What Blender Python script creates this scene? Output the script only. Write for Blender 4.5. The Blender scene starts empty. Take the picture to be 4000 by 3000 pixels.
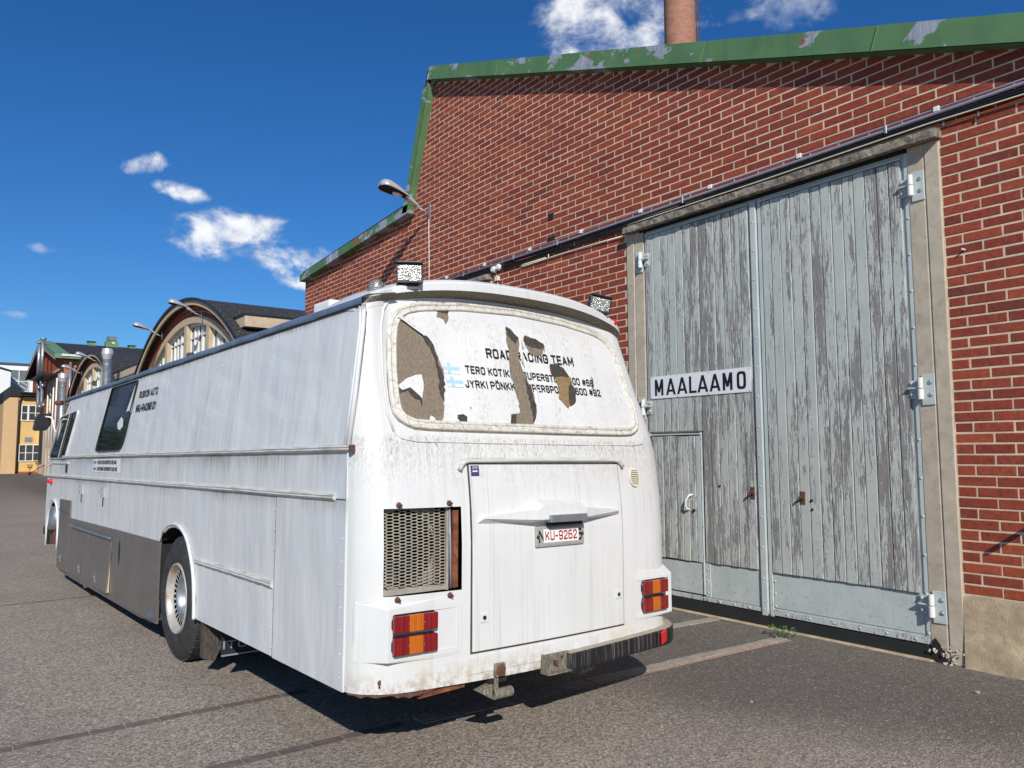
import bpy, bmesh, math, random
from mathutils import Vector, Matrix
random.seed(7)
sc=bpy.context.scene; C=sc.collection
rnd=random.uniform
# ------------------------------------------------------------- camera
YAW=math.radians(37.2);PIT=math.radians(4.98);ROL=math.radians(-0.3);CAMH=1.6
hd=Vector((math.sin(YAW),math.cos(YAW),0));r0=Vector((math.cos(YAW),-math.sin(YAW),0));zz=Vector((0,0,1))
Fw=hd*math.cos(PIT)+zz*math.sin(PIT);u0=zz*math.cos(PIT)-hd*math.sin(PIT)
Rt=r0*math.cos(ROL)+u0*math.sin(ROL);Up=u0*math.cos(ROL)-r0*math.sin(ROL)
cd=bpy.data.cameras.new('camera');cam=bpy.data.objects.new('camera',cd);C.objects.link(cam)
cd.sensor_width=36;cd.lens=36*3040/4000;cd.clip_start=.05;cd.clip_end=2000
M=Matrix((Rt,Up,-Fw)).transposed().to_4x4();M.translation=(0,0,CAMH);cam.matrix_world=M
sc.camera=cam
# ------------------------------------------------------------- light
SUN_AZ=29.0;SUN_EL=31.5           # direction the light travels (azimuth from +Y towards +X) and sun height
a_=math.radians(SUN_AZ);e_=math.radians(SUN_EL)
ldir=Vector((math.sin(a_)*math.cos(e_),math.cos(a_)*math.cos(e_),-math.sin(e_)))
sd=bpy.data.lights.new('sun','SUN');sd.energy=4.3;sd.angle=math.radians(.53);sd.color=(1,.955,.88)
so=bpy.data.objects.new('sun',sd);C.objects.link(so);so.rotation_euler=ldir.to_track_quat('-Z','Y').to_euler();so.location=(-20,-30,30)
sc.view_settings.view_transform='Standard';sc.view_settings.look='None';sc.view_settings.gamma=1
sc.view_settings.exposure=0.10
try: sc.view_settings.use_curve_mapping=False
except Exception: pass
sc.render.engine='CYCLES'
sc.cycles.max_bounces=6
w=bpy.data.worlds.new('World');sc.world=w;w.use_nodes=True
class NT:
    def __init__(s,tree): s.t=tree;s.n=tree.nodes;s.l=tree.links
    def nd(s,ty,**k):
        n=s.n.new(ty)
        for a,b in k.items(): setattr(n,a,b)
        return n
    def put(s,sock,v):
        if isinstance(v,bpy.types.NodeSocket): s.l.new(v,sock)
        elif v is not None:
            if isinstance(v,(tuple,list)) and len(v)==3 and sock.type=='RGBA': v=(*v,1)
            sock.default_value=v
    def m(s,op,a,b=None,c=None,clamp=False):
        n=s.nd('ShaderNodeMath',operation=op,use_clamp=clamp)
        s.put(n.inputs[0],a);s.put(n.inputs[1],b)
        if c is not None:s.put(n.inputs[2],c)
        return n.outputs[0]
    def vm(s,op,a,b=None):
        n=s.nd('ShaderNodeVectorMath',operation=op);s.put(n.inputs[0],a)
        if b is not None:s.put(n.inputs[1],b)
        return n.outputs['Value'] if op in('DOT_PRODUCT','LENGTH') else n.outputs[0]
    def mix(s,f,a,b,mode='MIX'):
        n=s.nd('ShaderNodeMix',data_type='RGBA',blend_type=mode,clamp_factor=True)
        s.put(n.inputs[0],f);s.put(n.inputs[6],a);s.put(n.inputs[7],b);return n.outputs[2]
    def mr(s,v,a,b,c=0.,d=1.,smooth=False):
        n=s.nd('ShaderNodeMapRange',interpolation_type='SMOOTHSTEP' if smooth else 'LINEAR')
        for i,x in enumerate((v,a,b,c,d)): s.put(n.inputs[i],x)
        return n.outputs[0]
    def noise(s,vec,scale=5,detail=4,rough=.55,dist=0,col=False):
        n=s.nd('ShaderNodeTexNoise');s.put(n.inputs['Vector'],vec)
        for k,v in (('Scale',scale),('Detail',detail),('Roughness',rough),('Distortion',dist)): n.inputs[k].default_value=v
        return n.outputs[1 if col else 0]
    def vor(s,vec,scale=5,feature='F1',out='Distance'):
        n=s.nd('ShaderNodeTexVoronoi',feature=feature);s.put(n.inputs['Vector'],vec);n.inputs['Scale'].default_value=scale;return n.outputs[out]
    def ramp(s,f,st,interp='LINEAR'):
        n=s.nd('ShaderNodeValToRGB');s.put(n.inputs[0],f);r=n.color_ramp;r.interpolation=interp
        while len(r.elements)>1:r.elements.remove(r.elements[-1])
        for i,(p,c) in enumerate(st):
            e=r.elements[0] if i==0 else r.elements.new(p)
            e.position=p;c=(c,c,c) if isinstance(c,(int,float)) else c;e.color=(*c,1)
        return n.outputs[0]
    def sc3(s,vec,x,y,z): return s.vm('MULTIPLY',vec,(x,y,z))
    def sep(s,vec):
        n=s.nd('ShaderNodeSeparateXYZ');s.put(n.inputs[0],vec);return n.outputs
W=NT(w.node_tree);W.n.clear()
sky=W.nd('ShaderNodeTexSky',sky_type='NISHITA');sky.sun_disc=False;sky.sun_elevation=e_
sky.sun_rotation=math.radians(SUN_AZ+180);sky.altitude=50;sky.air_density=1.0;sky.dust_density=.3;sky.ozone_density=4.0
tc=W.nd('ShaderNodeTexCoord').outputs['Generated']
nrm=W.vm('NORMALIZE',tc)
hs=W.nd('ShaderNodeHueSaturation');hs.inputs['Saturation'].default_value=1.22;hs.inputs['Value'].default_value=1.0
W.l.new(sky.outputs[0],hs.inputs['Color'])
# clouds: (azimuth, elevation, half width, half height, tilt) in degrees, drifting fair weather cumulus all round the sky
CL=[(11.2,18.9,1.8,.75,22,.9),(13.7,17.5,1.8,.7,-8,1.),(16.4,15.0,4.2,1.75,2,1.),(21.2,13.5,3.5,1.5,-10,1.),(21.8,12.1,1.9,.6,-8,.9),
(44.6,29.6,5.4,2.9,0,.95),(43.4,32.6,4.5,2.4,0,.9),(57.6,29.6,3.2,1.9,-15,.42),(5.4,12.9,1.3,.45,-5,.65),(4.3,8.65,.9,.3,0,.45),
(-22,14,7,2.6,4,1.),(-48,20,8,3,0,1.),(84,19,7,3,0,1.),(112,26,8,4,0,1.),(150,16,9,3,0,1.),(-160,30,9,4,0,1.),(-100,16,9,3,0,1.),(30,48,8,4,0,1.),(-60,50,9,5,0,1.)]
nz=W.noise(W.vm('MULTIPLY',nrm,(1,1,1.7)),15,10,.6,.35);nz2=W.noise(nrm,60,6,.6)
dens=W.m('ADD',W.m('MULTIPLY',W.m('SUBTRACT',nz,.5),4.4),W.m('MULTIPLY',W.m('SUBTRACT',nz2,.5),.9))
tot=None
for az,el,ra,rb,tl,st in CL:
    az,el,tl=map(math.radians,(az,el,tl))
    c=Vector((math.sin(az)*math.cos(el),math.cos(az)*math.cos(el),math.sin(el)))
    R_=Vector((math.cos(az),-math.sin(az),0));U_=R_.cross(c);
    p=R_*math.cos(tl)+U_*math.sin(tl);q=U_*math.cos(tl)-R_*math.sin(tl)
    dx=W.m('DIVIDE',W.vm('DOT_PRODUCT',nrm,tuple(p)),math.radians(ra));dy=W.m('DIVIDE',W.vm('DOT_PRODUCT',nrm,tuple(q)),math.radians(rb))
    # offset: direction dot axis is zero at the cloud centre
    dz=W.vm('DOT_PRODUCT',nrm,tuple(c))
    d2=W.m('ADD',W.m('POWER',W.m('ABSOLUTE',dx),2.),W.m('POWER',W.m('ABSOLUTE',dy),2.))
    v=W.m('MULTIPLY',W.m('SUBTRACT',1.25,d2),1.0)
    v=W.m('SUBTRACT',v,W.m('MULTIPLY',W.m('LESS_THAN',dz,.3),50.))
    v=W.m('MULTIPLY',W.mr(W.m('ADD',v,dens),.22,1.55,0,1,True),st)
    tot=v if tot is None else W.m('MAXIMUM',tot,v)
shade=W.mr(W.m('ADD',W.noise(W.vm('ADD',nrm,(0,0,.012)),26,7,.55),W.m('MULTIPLY',tot,.15)),.42,.68,0.,1.)
ccol=W.mix(shade,(5.0,5.9,7.8,1),(11.2,11.3,11.6,1))
fin=W.mix(tot,W.mix(1.,hs.outputs[0],(.58,.88,1.15,1),'MULTIPLY'),ccol)
bg=W.nd('ShaderNodeBackground');W.l.new(fin,bg.inputs[0]);bg.inputs[1].default_value=.082
W.l.new(bg.outputs[0],W.nd('ShaderNodeOutputWorld').inputs[0])
# ------------------------------------------------------------- materials
def newmat(name):
    m=bpy.data.materials.new(name);m.use_nodes=True;t=NT(m.node_tree);b=t.n['Principled BSDF'];return m,t,b
def pos(t): return t.nd('ShaderNodeNewGeometry').outputs['Position']
def obc(t): return t.nd('ShaderNodeTexCoord').outputs['Object']
def orand(t): return t.nd('ShaderNodeObjectInfo').outputs['Random']
def bump(t,b,h,strength=.3,dist=.01):
    n=t.nd('ShaderNodeBump');n.inputs['Strength'].default_value=strength;n.inputs['Distance'].default_value=dist
    t.put(n.inputs['Height'],h);t.l.new(n.outputs[0],b.inputs['Normal'])
def simple(name,col,rough=.6,metal=0,var=.12,scale=6,bs=0,spec=None,coat=0,grime=None):
    m,t,b=newmat(name);p=pos(t)
    n=t.noise(p,scale,6,.6);lo=tuple(c*(1-var) for c in col);hi=tuple(min(1,c*(1+var)) for c in col)
    c=t.mix(t.mr(n,.3,.7),(*lo,1),(*hi,1))
    if grime: c=t.mix(t.mr(t.noise(p,scale*2.3,8,.7),.52,.75,0,grime[1]),c,(*grime[0],1))
    t.put(b.inputs['Base Color'],c);b.inputs['Roughness'].default_value=rough;b.inputs['Metallic'].default_value=metal
    t.put(b.inputs['Roughness'],t.mr(t.noise(p,scale*3,3),.3,.7,rough*.85,min(1,rough*1.15)))
    if coat:b.inputs['Coat Weight'].default_value=coat;b.inputs['Coat Roughness'].default_value=.1
    if bs: bump(t,b,t.noise(p,scale*12,5),bs,.004)
    return m
MT={}
def brickmat(name,island,ramp,darker=1.):
    m,t,b=newmat(name);p=pos(t)
    r=t.nd('ShaderNodeNewGeometry').outputs['Random Per Island'] if island else orand(t)
    c=t.ramp(r,[(0,tuple(x*darker for x in q)) if False else (i/(len(ramp)-1),tuple(x*darker for x in q)) for i,q in enumerate(ramp)])
    n=t.noise(p,22,6,.65);c=t.mix(t.mr(n,.35,.7),c,t.mix(1.,c,(.62,.60,.62,1),'MULTIPLY'))
    n2=t.noise(p,46,5,.7,1.2);c=t.mix(t.mr(n2,.58,.70,0,.6),c,(.52,.22,.14,1))
    n3=t.noise(p,5,4,.6);c=t.mix(t.mr(n3,.62,.8,0,.35),c,(.17,.10,.09,1))
    t.put(b.inputs['Base Color'],t.mix(1.,c,(.90,.66,.52,1),'MULTIPLY'));b.inputs['Roughness'].default_value=.78
    bump(t,b,t.m('ADD',t.noise(p,120,4),t.m('MULTIPLY',t.noise(p,30,3),2.)),.45,.004);return m
RB=[(.27,.058,.034),(.35,.078,.042),(.38,.095,.050),(.30,.062,.036),(.42,.105,.052),(.22,.058,.042),(.34,.074,.040),(.46,.125,.058),(.28,.068,.048),(.36,.085,.044)]
MT['brick']=brickmat('brick_single',False,RB);MT['bricks']=brickmat('brick_field',True,RB)
OB=[(.50,.13,.045),(.58,.17,.06),(.40,.10,.045),(.55,.15,.05),(.46,.12,.05)]
MT['obrick']=brickmat('orange_brick_single',False,OB);MT['obricks']=brickmat('orange_brick_field',True,OB)
MT['mortar']=simple('mortar',(.62,.49,.35),.95,var=.18,scale=9,bs=.5,grime=((.30,.25,.20),.5))
MT['concrete']=simple('concrete',(.46,.395,.30),.9,var=.16,scale=7,bs=.4,grime=((.22,.19,.15),.6))
MT['plinth']=simple('plinth_render',(.48,.37,.24),.95,var=.3,scale=7,bs=1.,grime=((.28,.20,.11),.7))
def lintelmat():
    m,t,b=newmat('weathered_lintel');p=pos(t)
    n=t.noise(p,14,8,.7);c=t.mix(t.mr(n,.42,.6),(.16,.14,.11,1),(.36,.31,.24,1))
    t.put(b.inputs['Base Color'],c);b.inputs['Roughness'].default_value=.95;bump(t,b,t.noise(p,35,8,.7),1.,.02);return m
MT['lintel']=lintelmat()
def greenmat():
    m,t,b=newmat('green_flashing');p=pos(t)
    n=t.m('ADD',t.noise(t.sc3(p,1,.9,1.6),1.5,7,.62,.4),t.mr(t.sep(p)[1],3.5,9.5,-.03,.055));patch=t.mr(n,.56,.575)
    gz=t.mix(t.mr(t.noise(t.sc3(p,20,20,1.5),3,4),.3,.7),(.22,.25,.30,1),(.36,.40,.46,1))
    c=t.mix(t.mr(t.noise(p,3,5),.3,.7),(.075,.165,.068,1),(.105,.215,.09,1))
    c=t.mix(patch,c,gz)
    ru=t.noise(p,1.9,8,.7,.6);c=t.mix(t.mr(ru,.635,.66),c,(.30,.085,.025,1))
    c=t.mix(t.mr(t.noise(t.sc3(p,9,9,1),1.2,5),.55,.75,0,.4),c,(.06,.10,.05,1))
    t.put(b.inputs['Base Color'],c);b.inputs['Roughness'].default_value=.6;bump(t,b,t.m('ADD',patch,t.m('MULTIPLY',t.noise(p,3,2),.8)),.25,.01);return m
MT['green']=greenmat()
MT['green_plain']=simple('green_sheet',(.14,.24,.12),.5,var=.2,scale=2)
MT['roof']=simple('black_roofing',(.022,.022,.023),.85,var=.35,scale=3,bs=.5,grime=((.10,.095,.085),.25))
def shingle():
    m,t,b=newmat('flaking_black_roofing');p=pos(t)
    v=t.noise(t.sc3(p,5,5,9),3.2,6,.7,.5);c=t.mix(t.mr(v,.575,.60),(.022,.022,.024,1),(.17,.155,.13,1))
    t.put(b.inputs['Base Color'],c);b.inputs['Roughness'].default_value=.85;bump(t,b,v,.5,.02);return m
MT['shingle']=shingle()
def plankmat():
    m,t,b=newmat('peeling_blue_grey_paint');p=pos(t);r=orand(t)
    off=t.nd('ShaderNodeCombineXYZ');t.l.new(t.m('MULTIPLY',r,37.),off.inputs[0]);t.l.new(t.m('MULTIPLY',r,91.),off.inputs[1]);t.l.new(t.m('MULTIPLY',r,13.),off.inputs[2])
    q=t.vm('ADD',p,off.outputs[0])
    g=t.noise(t.sc3(q,52,52,4.2),2.0,8,.74,.25)      # peeling flakes, long in the grain
    g2=t.noise(t.sc3(q,10,10,.9),1.3,4,.6)
    f=t.m('ADD',g,t.m('MULTIPLY',t.m('SUBTRACT',g2,.5),.75));f=t.m('ADD',f,t.m('MULTIPLY',t.m('SUBTRACT',r,.5),.15))
    peel=t.mr(f,.515,.55)
    wood=t.mix(t.mr(t.noise(t.sc3(q,75,75,2.2),2,7,.7),.3,.7),(.13,.12,.115,1),(.33,.315,.30,1))
    wood=t.mix(t.mr(t.noise(t.sc3(q,6,6,1),1.5,3),.5,.75,0,.35),wood,(.22,.16,.12,1))
    paint=t.mix(t.mr(t.noise(q,4,5),.3,.7),(.42,.45,.41,1),(.51,.53,.485,1))
    rim=t.m('MULTIPLY',t.mr(f,.48,.505),t.mr(f,.53,.51));paint=t.mix(t.m('MULTIPLY',rim,.75),paint,(.78,.79,.76,1))
    t.put(b.inputs['Base Color'],t.mix(peel,paint,wood));t.put(b.inputs['Roughness'],t.mr(peel,0,1,.5,.9))
    h=t.m('ADD',t.m('MULTIPLY',t.m('SUBTRACT',1.,peel),1.),t.m('MULTIPLY',t.noise(t.sc3(q,80,80,2),2,6,.7),.6));bump(t,b,h,.8,.0035);return m
MT['plank']=plankmat()
def steelmat():
    m,t,b=newmat('painted_gate_steel');p=pos(t)
    c=t.mix(t.mr(t.noise(p,4,6,.65),.3,.7),(.42,.47,.455,1),(.53,.565,.545,1))
    z=t.sep(p)[2];low=t.mr(z,.36,.10)
    sp=t.noise(p,26,8,.7);c=t.mix(t.m('MULTIPLY',t.mr(sp,.56,.70),t.mr(z,.6,.1,.1,1)),c,(.10,.085,.07,1))
    rs=t.noise(t.sc3(p,4,4,1),9,8,.7);c=t.mix(t.m('MULTIPLY',t.mr(rs,.54,.62),t.mr(z,.20,.13)),c,(.20,.075,.03,1))
    t.put(b.inputs['Base Color'],c);b.inputs['Roughness'].default_value=.55;bump(t,b,t.noise(p,3,3),.3,.02);return m
MT['steel']=steelmat()
MT['rubber']=simple('black_rubber',(.014,.015,.016),.9,var=.2,scale=5)
MT['dark']=simple('dark_interior',(.012,.012,.013),.9,var=.1)
MT['galv']=simple('galvanised_steel',(.36,.40,.43),.42,.75,var=.2,scale=5)
MT['silver']=simple('aluminium_casting',(.66,.66,.68),.30,.5,var=.12,scale=8)
MT['hinge']=simple('light_painted_hinge',(.70,.71,.66),.5,var=.08)
MT['rust']=simple('rusty_iron',(.12,.05,.03),.9,var=.4,scale=30,bs=.6,grime=((.05,.03,.02),.7))
MT['rustbright']=simple('bright_rust',(.22,.07,.03),.9,var=.6,scale=22,bs=.6,grime=((.10,.035,.02),.8))
MT['conduit']=simple('grey_plastic_conduit',(.27,.27,.34),.3,var=.1)
MT['black']=simple('black_plastic',(.015,.015,.016),.4,var=.2)
MT['cream']=simple('cream_plastic',(.72,.66,.50),.5,var=.08)
MT['orange']=simple('orange_cable',(.72,.13,.02),.45,var=.15)
MT['white']=simple('white_plastic',(.78,.77,.73),.4,var=.05)
MT['signwhite']=simple('sign_white_enamel',(.80,.80,.80),.35,var=.03,scale=3)
MT['ink']=simple('black_lettering',(.012,.012,.013),.5,var=.1)
MT['red_ink']=simple('dark_red_lettering',(.32,.02,.02),.5)
MT['paleblue']=simple('faded_pale_blue_print',(.36,.58,.76),.5,var=.12,scale=20)
MT['blue']=simple('blue_print',(.02,.16,.50),.5)
MT['purple']=simple('purple_sticker',(.055,.035,.16),.5)
def paintwhite(name,kind):
    m,t,b=newmat(name);p=obc(t);s=t.sep(p);z=s[2]
    base=t.mix(t.mr(t.noise(p,1.6,5),.3,.7),(.62,.63,.635,1) if kind=='side' else (.62,.62,.605,1),(.70,.70,.69,1) if kind=='side' else (.69,.69,.675,1))
    c=base
    if kind=='side':
        st=t.noise(t.sc3(p,16,3,.9),1.6,7,.68,.2)
        c=t.mix(t.mr(st,.55,.8,0,.28),c,(.42,.44,.46,1))
        # black green runs below the two trim rails and the roof edge
        fine=t.noise(t.sc3(p,26,3,1.1),2.2,6,.7)
        amt=t.mr(t.noise(p,1.1,3),.35,.65,.1,1)
        for zt,ln in ((1.585,.17),(1.345,.13),(2.37,.05)):
            band=t.m('MULTIPLY',t.mr(z,zt-ln,zt),t.mr(z,zt+.004,zt))
            c=t.mix(t.m('MULTIPLY',t.m('MULTIPLY',t.mr(t.m('ADD',fine,t.m('MULTIPLY',band,.20)),.52,.70),band),t.m('MULTIPLY',amt,1.)),c,(.12,.12,.085,1))
        band=t.m('MULTIPLY',t.mr(z,1.80,1.62),t.mr(z,1.60,1.62))
        c=t.mix(t.m('MULTIPLY',t.mr(fine,.58,.72),t.m('MULTIPLY',band,t.m('MULTIPLY',amt,.55))),c,(.13,.12,.07,1))
        bl=t.noise(t.sc3(p,1,1,.6),2.1,4,.6,.5);c=t.mix(t.mr(bl,.60,.68,0,.35),c,(.62,.72,.83,1))
        low=t.mr(z,.55,.38);c=t.mix(t.m('MULTIPLY',low,t.mr(t.noise(p,30,6,.7),.5,.75,0,.5)),c,(.33,.28,.22,1))
        bump(t,b,t.m('ADD',t.noise(t.sc3(p,1,1,.5),1.7,3,.5,.4),t.m('MULTIPLY',t.noise(t.sc3(p,5,1,.7),1.2,3),.25)),.55,.05)
    else:
        fine=t.noise(t.sc3(p,2,22,1.0),2.,7,.7);sp=t.noise(t.sc3(p,60,60,24),1.5,5,.8)
        band=t.m('MULTIPLY',t.mr(z,1.28,1.655),t.mr(z,1.69,1.655))
        c=t.mix(t.m('MULTIPLY',t.m('MULTIPLY',t.mr(sp,.46,.58),t.mr(fine,.34,.58)),t.m('POWER',band,1.4)),c,(.34,.30,.22,1))
        c=t.mix(t.mr(t.noise(t.sc3(p,1,9,.35),2.4,5,.65),.52,.72,0,.32),c,(.48,.44,.34,1))
        c=t.mix(t.m('MULTIPLY',t.mr(t.noise(t.sc3(p,1,46,.55),1.5,3,.5),.60,.66,0,.42),t.mr(t.noise(p,2.2,3),.42,.6)),c,(.40,.39,.36,1))
        c=t.mix(t.mr(t.noise(p,75,4,.7),.66,.72,0,.7),c,(.30,.27,.22,1))
        low=t.mr(z,.50,.36);c=t.mix(t.m('MULTIPLY',low,t.mr(t.noise(p,16,8,.75),.46,.60)),c,(.34,.24,.13,1))
        lw=t.mr(z,.64,.48);c=t.mix(t.m('MULTIPLY',lw,t.mr(t.noise(t.sc3(p,3,3,1),3,6,.7),.5,.75,0,.45)),c,(.60,.50,.30,1))
    t.put(b.inputs['Base Color'],c);b.inputs['Roughness'].default_value=.36 if kind=='side' else .42
    b.inputs['Coat Weight'].default_value=.15;b.inputs['Coat Roughness'].default_value=.2
    return m
MT['side']=paintwhite('dirty_white_side_paint','side');MT['cap']=paintwhite('dirty_white_rear_paint','cap')
def trimmat():
    m,t,b=newmat('mossy_white_trim');p=obc(t)
    c=t.mix(t.mr(t.noise(t.sc3(p,2.5,2.5,30),2,6,.6),.45,.7),(.60,.60,.56,1),(.34,.33,.26,1));t.put(b.inputs['Base Color'],c);b.inputs['Roughness'].default_value=.5;return m
MT['trim']=trimmat()
def gasket():
    m,t,b=newmat('cracked_cream_rubber');p=obc(t)
    c=t.mix(t.mr(t.noise(p,30,6,.7),.45,.7),(.64,.62,.55,1),(.46,.42,.34,1))
    cr=t.vor(t.sc3(p,1,1,1),11,'DISTANCE_TO_EDGE');c=t.mix(t.mr(cr,.02,.0),c,(.2,.18,.14,1))
    t.put(b.inputs['Base Color'],c);b.inputs['Roughness'].default_value=.65;return m
MT['gasket']=gasket()
def film():
    m,t,b=newmat('weathered_white_film');p=obc(t)
    c=t.mix(t.mr(t.noise(p,2,4),.3,.7),(.64,.635,.62,1),(.72,.715,.70,1))
    sp=t.noise(t.sc3(p,50,50,17),1.6,6,.8);ar=t.mr(t.noise(t.sc3(p,1,6,1.2),1.4,4),.42,.62)
    c=t.mix(t.m('MULTIPLY',t.mr(sp,.50,.58),t.m('ADD',t.m('MULTIPLY',ar,.45),.05)),c,(.36,.32,.24,1))
    z=t.sep(p)[2];c=t.mix(t.m('MULTIPLY',t.mr(z,2.2,2.5),t.mr(sp,.40,.58,0,.5)),c,(.52,.48,.38,1))
    t.put(b.inputs['Base Color'],c);b.inputs['Roughness'].default_value=.5;bump(t,b,t.noise(p,3,3),.15,.01);return m
MT['film']=film()
def board(name,a,b2):
    m,t,b=newmat(name);p=obc(t)
    n=t.noise(t.sc3(p,70,70,14),2,7,.75);c=t.mix(t.mr(n,.38,.62),(*a,1),(*b2,1));t.put(b.inputs['Base Color'],c);b.inputs['Roughness'].default_value=.9;bump(t,b,n,.4,.003);return m
MT['tan']=board('bare_tan_board',(.135,.105,.072),(.27,.215,.155));MT['tan2']=board('stained_orange_board',(.15,.095,.045),(.33,.22,.11));MT['residue']=board('black_glue_residue',(.014,.012,.011),(.09,.075,.06))
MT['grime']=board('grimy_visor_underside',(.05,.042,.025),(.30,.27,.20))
MT['mesh']=simple('dirty_expanded_metal',(.34,.31,.25),.7,var=.2,scale=14,grime=((.12,.10,.07),.6))
MT['skirt']=simple('unpainted_grey_metal_skirt',(.235,.215,.20),.38,.55,var=.10,scale=2.5)
MT['chrome']=simple('chrome',(.75,.75,.75),.15,1,var=.05)
def tyremat():
    m,t,b=newmat('worn_tyre');p=obc(t)
    c=t.mix(t.mr(t.noise(p,7,7,.7),.35,.7),(.016,.016,.018,1),(.055,.054,.055,1));t.put(b.inputs['Base Color'],c);b.inputs['Roughness'].default_value=.7
    bump(t,b,t.noise(p,25,4),.15,.005);return m
MT['tyre']=tyremat()
def rimmat():
    m,t,b=newmat('rust_stained_wheel');p=obc(t)
    c=t.mix(t.mr(t.noise(p,9,6,.7),.35,.7),(.56,.54,.48,1),(.36,.33,.29,1));c=t.mix(t.mr(t.noise(t.sc3(p,1,1,.5),8,7,.7),.55,.65,0,.8),c,(.34,.13,.03,1))
    t.put(b.inputs['Base Color'],c);b.inputs['Roughness'].default_value=.45;b.inputs['Metallic'].default_value=.3;return m
MT['rim']=rimmat()
def glass(name,col,rough=.04,spec=.5):
    m,t,b=newmat(name);p=pos(t)
    t.put(b.inputs['Base Color'],t.mix(t.mr(t.noise(p,3,4),.3,.7),(*[c*.7 for c in col],1),(*col,1)));b.inputs['Roughness'].default_value=rough
    b.inputs['IOR'].default_value=1.7;bump(t,b,t.noise(p,1.6,2),.05,.02);return m
MT['glass']=glass('dark_window_glass',(.012,.015,.017));MT['paneglass']=glass('old_window_pane',(.055,.065,.075));MT['lightpane']=glass('bright_stair_window',(.16,.19,.19),.1)
def lens(name,c1,c2):
    m,t,b=newmat(name);p=obc(t)
    st=t.noise(t.sc3(p,3,60,1.5),1.5,5,.7);c=t.mix(t.mr(st,.35,.7),(*c1,1),(*c2,1));t.put(b.inputs['Base Color'],c)
    t.put(b.inputs['Roughness'],t.mr(st,.3,.7,.12,.4));b.inputs['Coat Weight'].default_value=.6;bump(t,b,t.noise(t.sc3(p,1,150,.6),1,1),.6,.003);return m
MT['redlens']=lens('red_lens',(.10,.002,.004),(.30,.006,.008));MT['amber']=lens('amber_lens',(.40,.085,.003),(.58,.14,.006));MT['reflector']=simple('red_reflector',(.68,.012,.012),.25)
def lampglass():
    m,t,b=newmat('ribbed_lamp_glass');p=obc(t)
    c=t.mix(t.mr(t.noise(t.sc3(p,20,20,60),3,5),.35,.65),(.13,.13,.12,1),(.55,.54,.48,1));t.put(b.inputs['Base Color'],c);b.inputs['Roughness'].default_value=.15;b.inputs['Metallic'].default_value=.5;bump(t,b,t.noise(t.sc3(p,15,15,80),2,3),.6,.01);return m
MT['lampglass']=lampglass()
MT['tarp']=simple('blue_grey_roof_sheet',(.17,.23,.31),.28,.35,var=.3,scale=4,bs=.2)
def bumpermat():
    m,t,b=newmat('streaked_black_bumper');p=obc(t)
    n=t.noise(t.sc3(p,1,55,1.3),1.5,5,.7);c=t.mix(t.mr(n,.52,.66),(.012,.012,.013,1),(.13,.125,.12,1));t.put(b.inputs['Base Color'],c);b.inputs['Roughness'].default_value=.45;return m
MT['bumper']=bumpermat();MT['dust']=simple('dusty_ledge',(.36,.32,.26),.9,var=.2,scale=20)
def asphalt():
    m,t,b=newmat('asphalt');p=pos(t);s=t.sep(p)
    d=t.m('ADD',s[0],t.m('MULTIPLY',t.m('SUBTRACT',t.noise(p,.7,4),.5),1.6))
    d=t.m('SUBTRACT',d,t.mr(s[1],3.2,1.2,0,1.3))
    new=t.mr(d,3.1,4.5,0,1,True)
    v=t.vor(p,85,'F1','Color');vs=t.sep(v)[0];n=t.noise(p,170,3,.7)
    big=t.noise(p,.55,5,.6);mid=t.noise(p,7,5,.65);far=t.mr(s[1],22,45)
    old=t.ramp(vs,[(0,(.16,.132,.108)),(.35,(.34,.287,.232)),(.62,(.45,.385,.315)),(.86,(.56,.485,.405)),(1,(.74,.66,.56))])
    old=t.mix(t.mr(n,.40,.66,0,.6),old,(.10,.082,.068,1));old=t.mix(t.mr(big,.42,.66,0,.35),old,(.20,.17,.145,1));old=t.mix(t.mr(t.noise(p,1.7,6,.7,.5),.6,.72,0,.3),old,(.42,.36,.29,1))
    fr=t.ramp(vs,[(0,(.10,.086,.074)),(.6,(.17,.147,.127)),(.93,(.22,.19,.165)),(1,(.46,.42,.37))])
    fr=t.mix(t.mr(n,.4,.68,0,.5),fr,(.07,.06,.053,1));fr=t.mix(t.mr(mid,.4,.7,0,.25),fr,(.19,.165,.14,1))
    c=t.mix(new,old,fr);c=t.mix(t.m('MULTIPLY',far,.75),c,(.115,.10,.09,1))
    sand=t.m('MULTIPLY',t.mr(s[0],5.5,6.2),t.mr(t.noise(p,9,6,.7),.45,.7,0,.6));c=t.mix(t.m('MULTIPLY',sand,t.mr(s[1],-3,0)),c,(.30,.25,.18,1))
    wob=t.vm('ADD',p,t.vm('MULTIPLY',t.noise(p,2.5,5,.6,col=True),(.35,.35,0)))
    cr=t.mr(t.vor(wob,.55,'DISTANCE_TO_EDGE'),.0015,.005,1,0);c=t.mix(t.m('MULTIPLY',cr,t.mr(t.noise(p,.35,2),.52,.6,0,.6)),c,(.05,.042,.036,1))
    st=t.mr(t.noise(p,1.1,4,.5,.4),.66,.74,0,.4);c=t.mix(st,c,(.10,.085,.075,1))
    c=t.mix(1.,c,(.90,.89,.88,1),'MULTIPLY')
    t.put(b.inputs['Base Color'],c);b.inputs['Roughness'].default_value=.9
    bump(t,b,t.m('ADD',t.vor(p,85),t.m('MULTIPLY',n,.8)),.75,.006);return m
MT['asphalt']=asphalt()
MT['paver']=simple('reddish_grey_paver',(.135,.105,.095),.85,var=.3,scale=14,bs=.5)
MT['paverlight']=simple('pale_paver',(.33,.285,.235),.9,var=.25,scale=12,bs=.6,grime=((.10,.09,.08),.5))
MT['paverred']=simple('pinkish_paver_edge',(.36,.20,.15),.9,var=.25,scale=20)
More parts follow.
